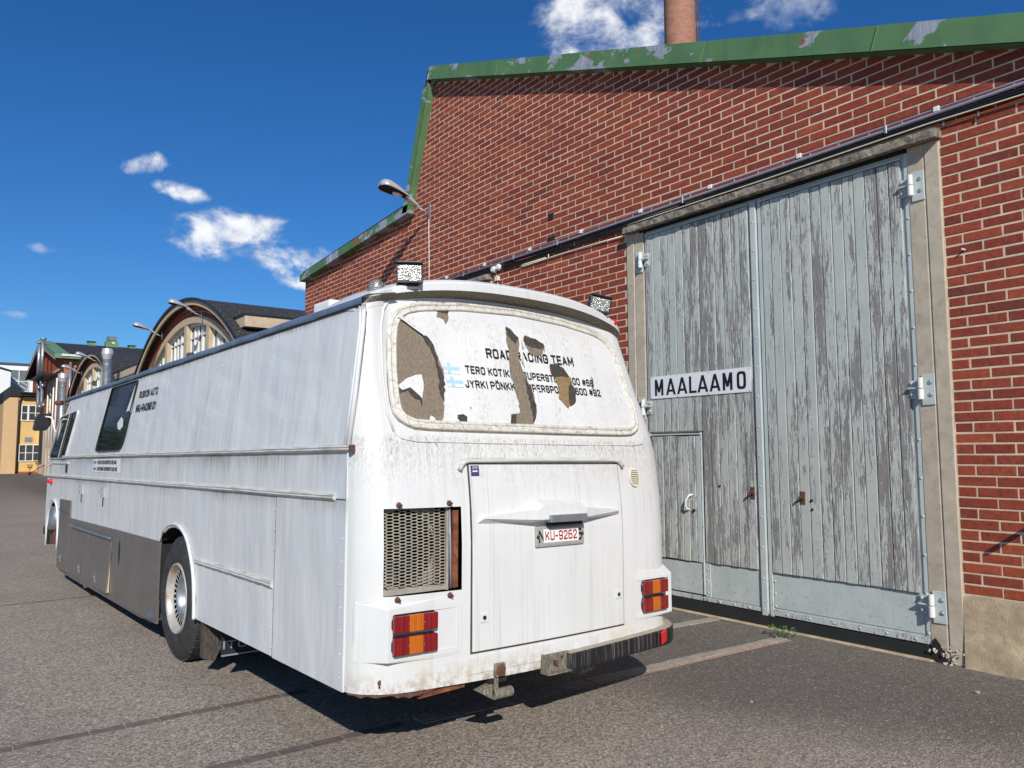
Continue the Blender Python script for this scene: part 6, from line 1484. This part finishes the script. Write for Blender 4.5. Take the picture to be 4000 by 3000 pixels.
# ---- wheels
def wheel(x,y,R=.470,wid=.27,outer=True,parent=bus,full=True,sgn=1):
    wr=None
    def lathe(prof,seg,name,mat,par,smooth=True,skip=None,solid=0):
        b=BB();m=len(prof);vs=[];fs=[]
        for k in range(seg):
            q=2*math.pi*k/seg
            for r,d in prof: vs.append((x+r*math.cos(q),y+d*sgn,R+r*math.sin(q)))
        for k in range(seg):
            for j in range(m-1):
                if skip and skip(k,j): continue
                fs.append((k*m+j,((k+1)%seg)*m+j,((k+1)%seg)*m+j+1,k*m+j+1))
        b.add(vs,fs);return b.build(name,mat,par,smooth=smooth,recalc=False,solid=solid)
    rr=.268
    ty=lathe([(rr,.012),(rr+.02,-.004),(rr+.06,-.016),(rr+.12,-.012),(R-.045,.004),(R-.022,.018),(R-.004,.035),(R,.05),(R,wid-.04),(R-.01,wid-.02),(R-.05,wid),(rr,wid)],72,'tyre','tyre',parent)
    # tread blocks
    b=BB()
    for k in range(44):
        for (d0,d1,o) in ((.028,.085,0),(.095,.14,.5),(.15,.195,0),(.205,wid-.03,.5)):
            q0=2*math.pi*(k+o+.10)/44;q1=2*math.pi*(k+o+.88)/44
            P=[(x+r*math.cos(q),y+d*sgn,R+r*math.sin(q)) for r in (R-.008,R+.006) for q,d in ((q0,d0),(q1,d0+.01),(q1,d1+.01),(q0,d1))]
            P=[(a,c,max(e,.001)) for a,c,e in P]
            b.add(P,[(4,5,6,7),(0,1,5,4),(1,2,6,5),(2,3,7,6),(3,0,4,7)])
    b.build('tread','tyre',ty,recalc=True,kind='stuff')
    if not full: return
    rm=lathe([(rr+.004,.012),(rr+.001,-.006),(rr-.010,-.007),(rr-.016,.006),(rr-.026,.022),(rr-.032,.036),(rr-.040,.043),(rr-.046,.047),(rr-.090,.052),(rr-.094,.056)],90,'rim','rim',parent,skip=lambda k,j:(j==7 and k%3!=0))
    lathe([(rr-.093,.056),(.166,.046),(.152,.052),(.140,.090),(.128,.150),(.112,.172),(.090,.176),(.060,.176),(.055,.160),(.0,.158)],60,'wheel_dish','galv',rm)
    lathe([(rr-.02,.09),(.165,.095)],40,'rim_barrel','dark',rm)
    b=BB()
    for k in range(10):
        q=2*math.pi*k/10;b.dome((x+.085*math.cos(q),y+.176*sgn,R+.085*math.sin(q)),.012,(0,-sgn,0),6,3,.02)
    b.build('wheel_nut','rust',rm)
    b=BB();b.dome((x,y+.16*sgn,R),.045,(0,-sgn,0),14,4,.03);b.build('hub_cap','galv',rm,smooth=True)
wheel(.155,.0);wheel(.155,.31,full=False)
wheel(.13,WB-.03,sgn=-1);wheel(5.83,WB-.05,sgn=-1)
b=BB();b.tube([(.13,.3,.47),(.13,2.0,.47)],.09,12);b.dome((.13,1.18,.47),.2,(-1,0,0),14,4);b.build('rear_axle','dark')
b=BB();b.prism([(4.7,.55,0),(5.0,.55,0),(4.9,.55,.40),(4.8,.55,.40)],(0,.3,0));b.build('axle_stand','dark')
# ---- lamps on the roof
def worklamp(y,z,x,yaw,tilt,label):
    T=Matrix.Translation((x,-y,z))@Matrix.Rotation(yaw,4,'Z')@Matrix.Rotation(tilt,4,'X')
    def bld(b,name,mat,par,**k):
        b.v=[tuple(T@Vector(p)) for p in b.v];return MB.build(b,name,mat,par,world=False,**k)
    m=MB();m.box(-.0,.065,-.072,.072,-.052,.058);h=bld(m,'work_lamp','black',bus,bevel=.014,label=label)
    m=MB();m.box(-.012,.0,-.075,.075,-.056,.061);m.box(-.028,.01,-.075,.075,.054,.066);bld(m,'lamp_rim','black',h,bevel=.005)
    m=MB();m.box(-.016,-.011,-.063,.063,-.042,.044);bld(m,'lamp_glass','lampglass',h)
    m=MB();m.box(.015,.045,-.05,.05,-.085,-.05);bld(m,'lamp_bracket','black',h)
worklamp(.37,2.583,-(AR-.03),math.radians(-30),math.radians(-1),'work lamp on the roof above the left rear corner')
worklamp(1.90,2.605,-(AR-.05),math.radians(-26),math.radians(10),'work lamp on the roof above the right rear corner, tilted')
b=BB();b.tube([(X+.16,.235,2.42),(X+.16,.235,2.50)],.050,16);b.dome((X+.16,.235,2.50),.047,(0,0,1),14,5,.055);b.build('roof_beacon','lampglass',smooth=True)
b=BB();b.dome((X+.08,2.06,2.50),.024,(-.5,.3,1),10,4,.03);b.build('red_marker_lamp','reflector',smooth=True)
for o in bpy.data.objects:
    if '_root' in o.keys(): del o['_root']
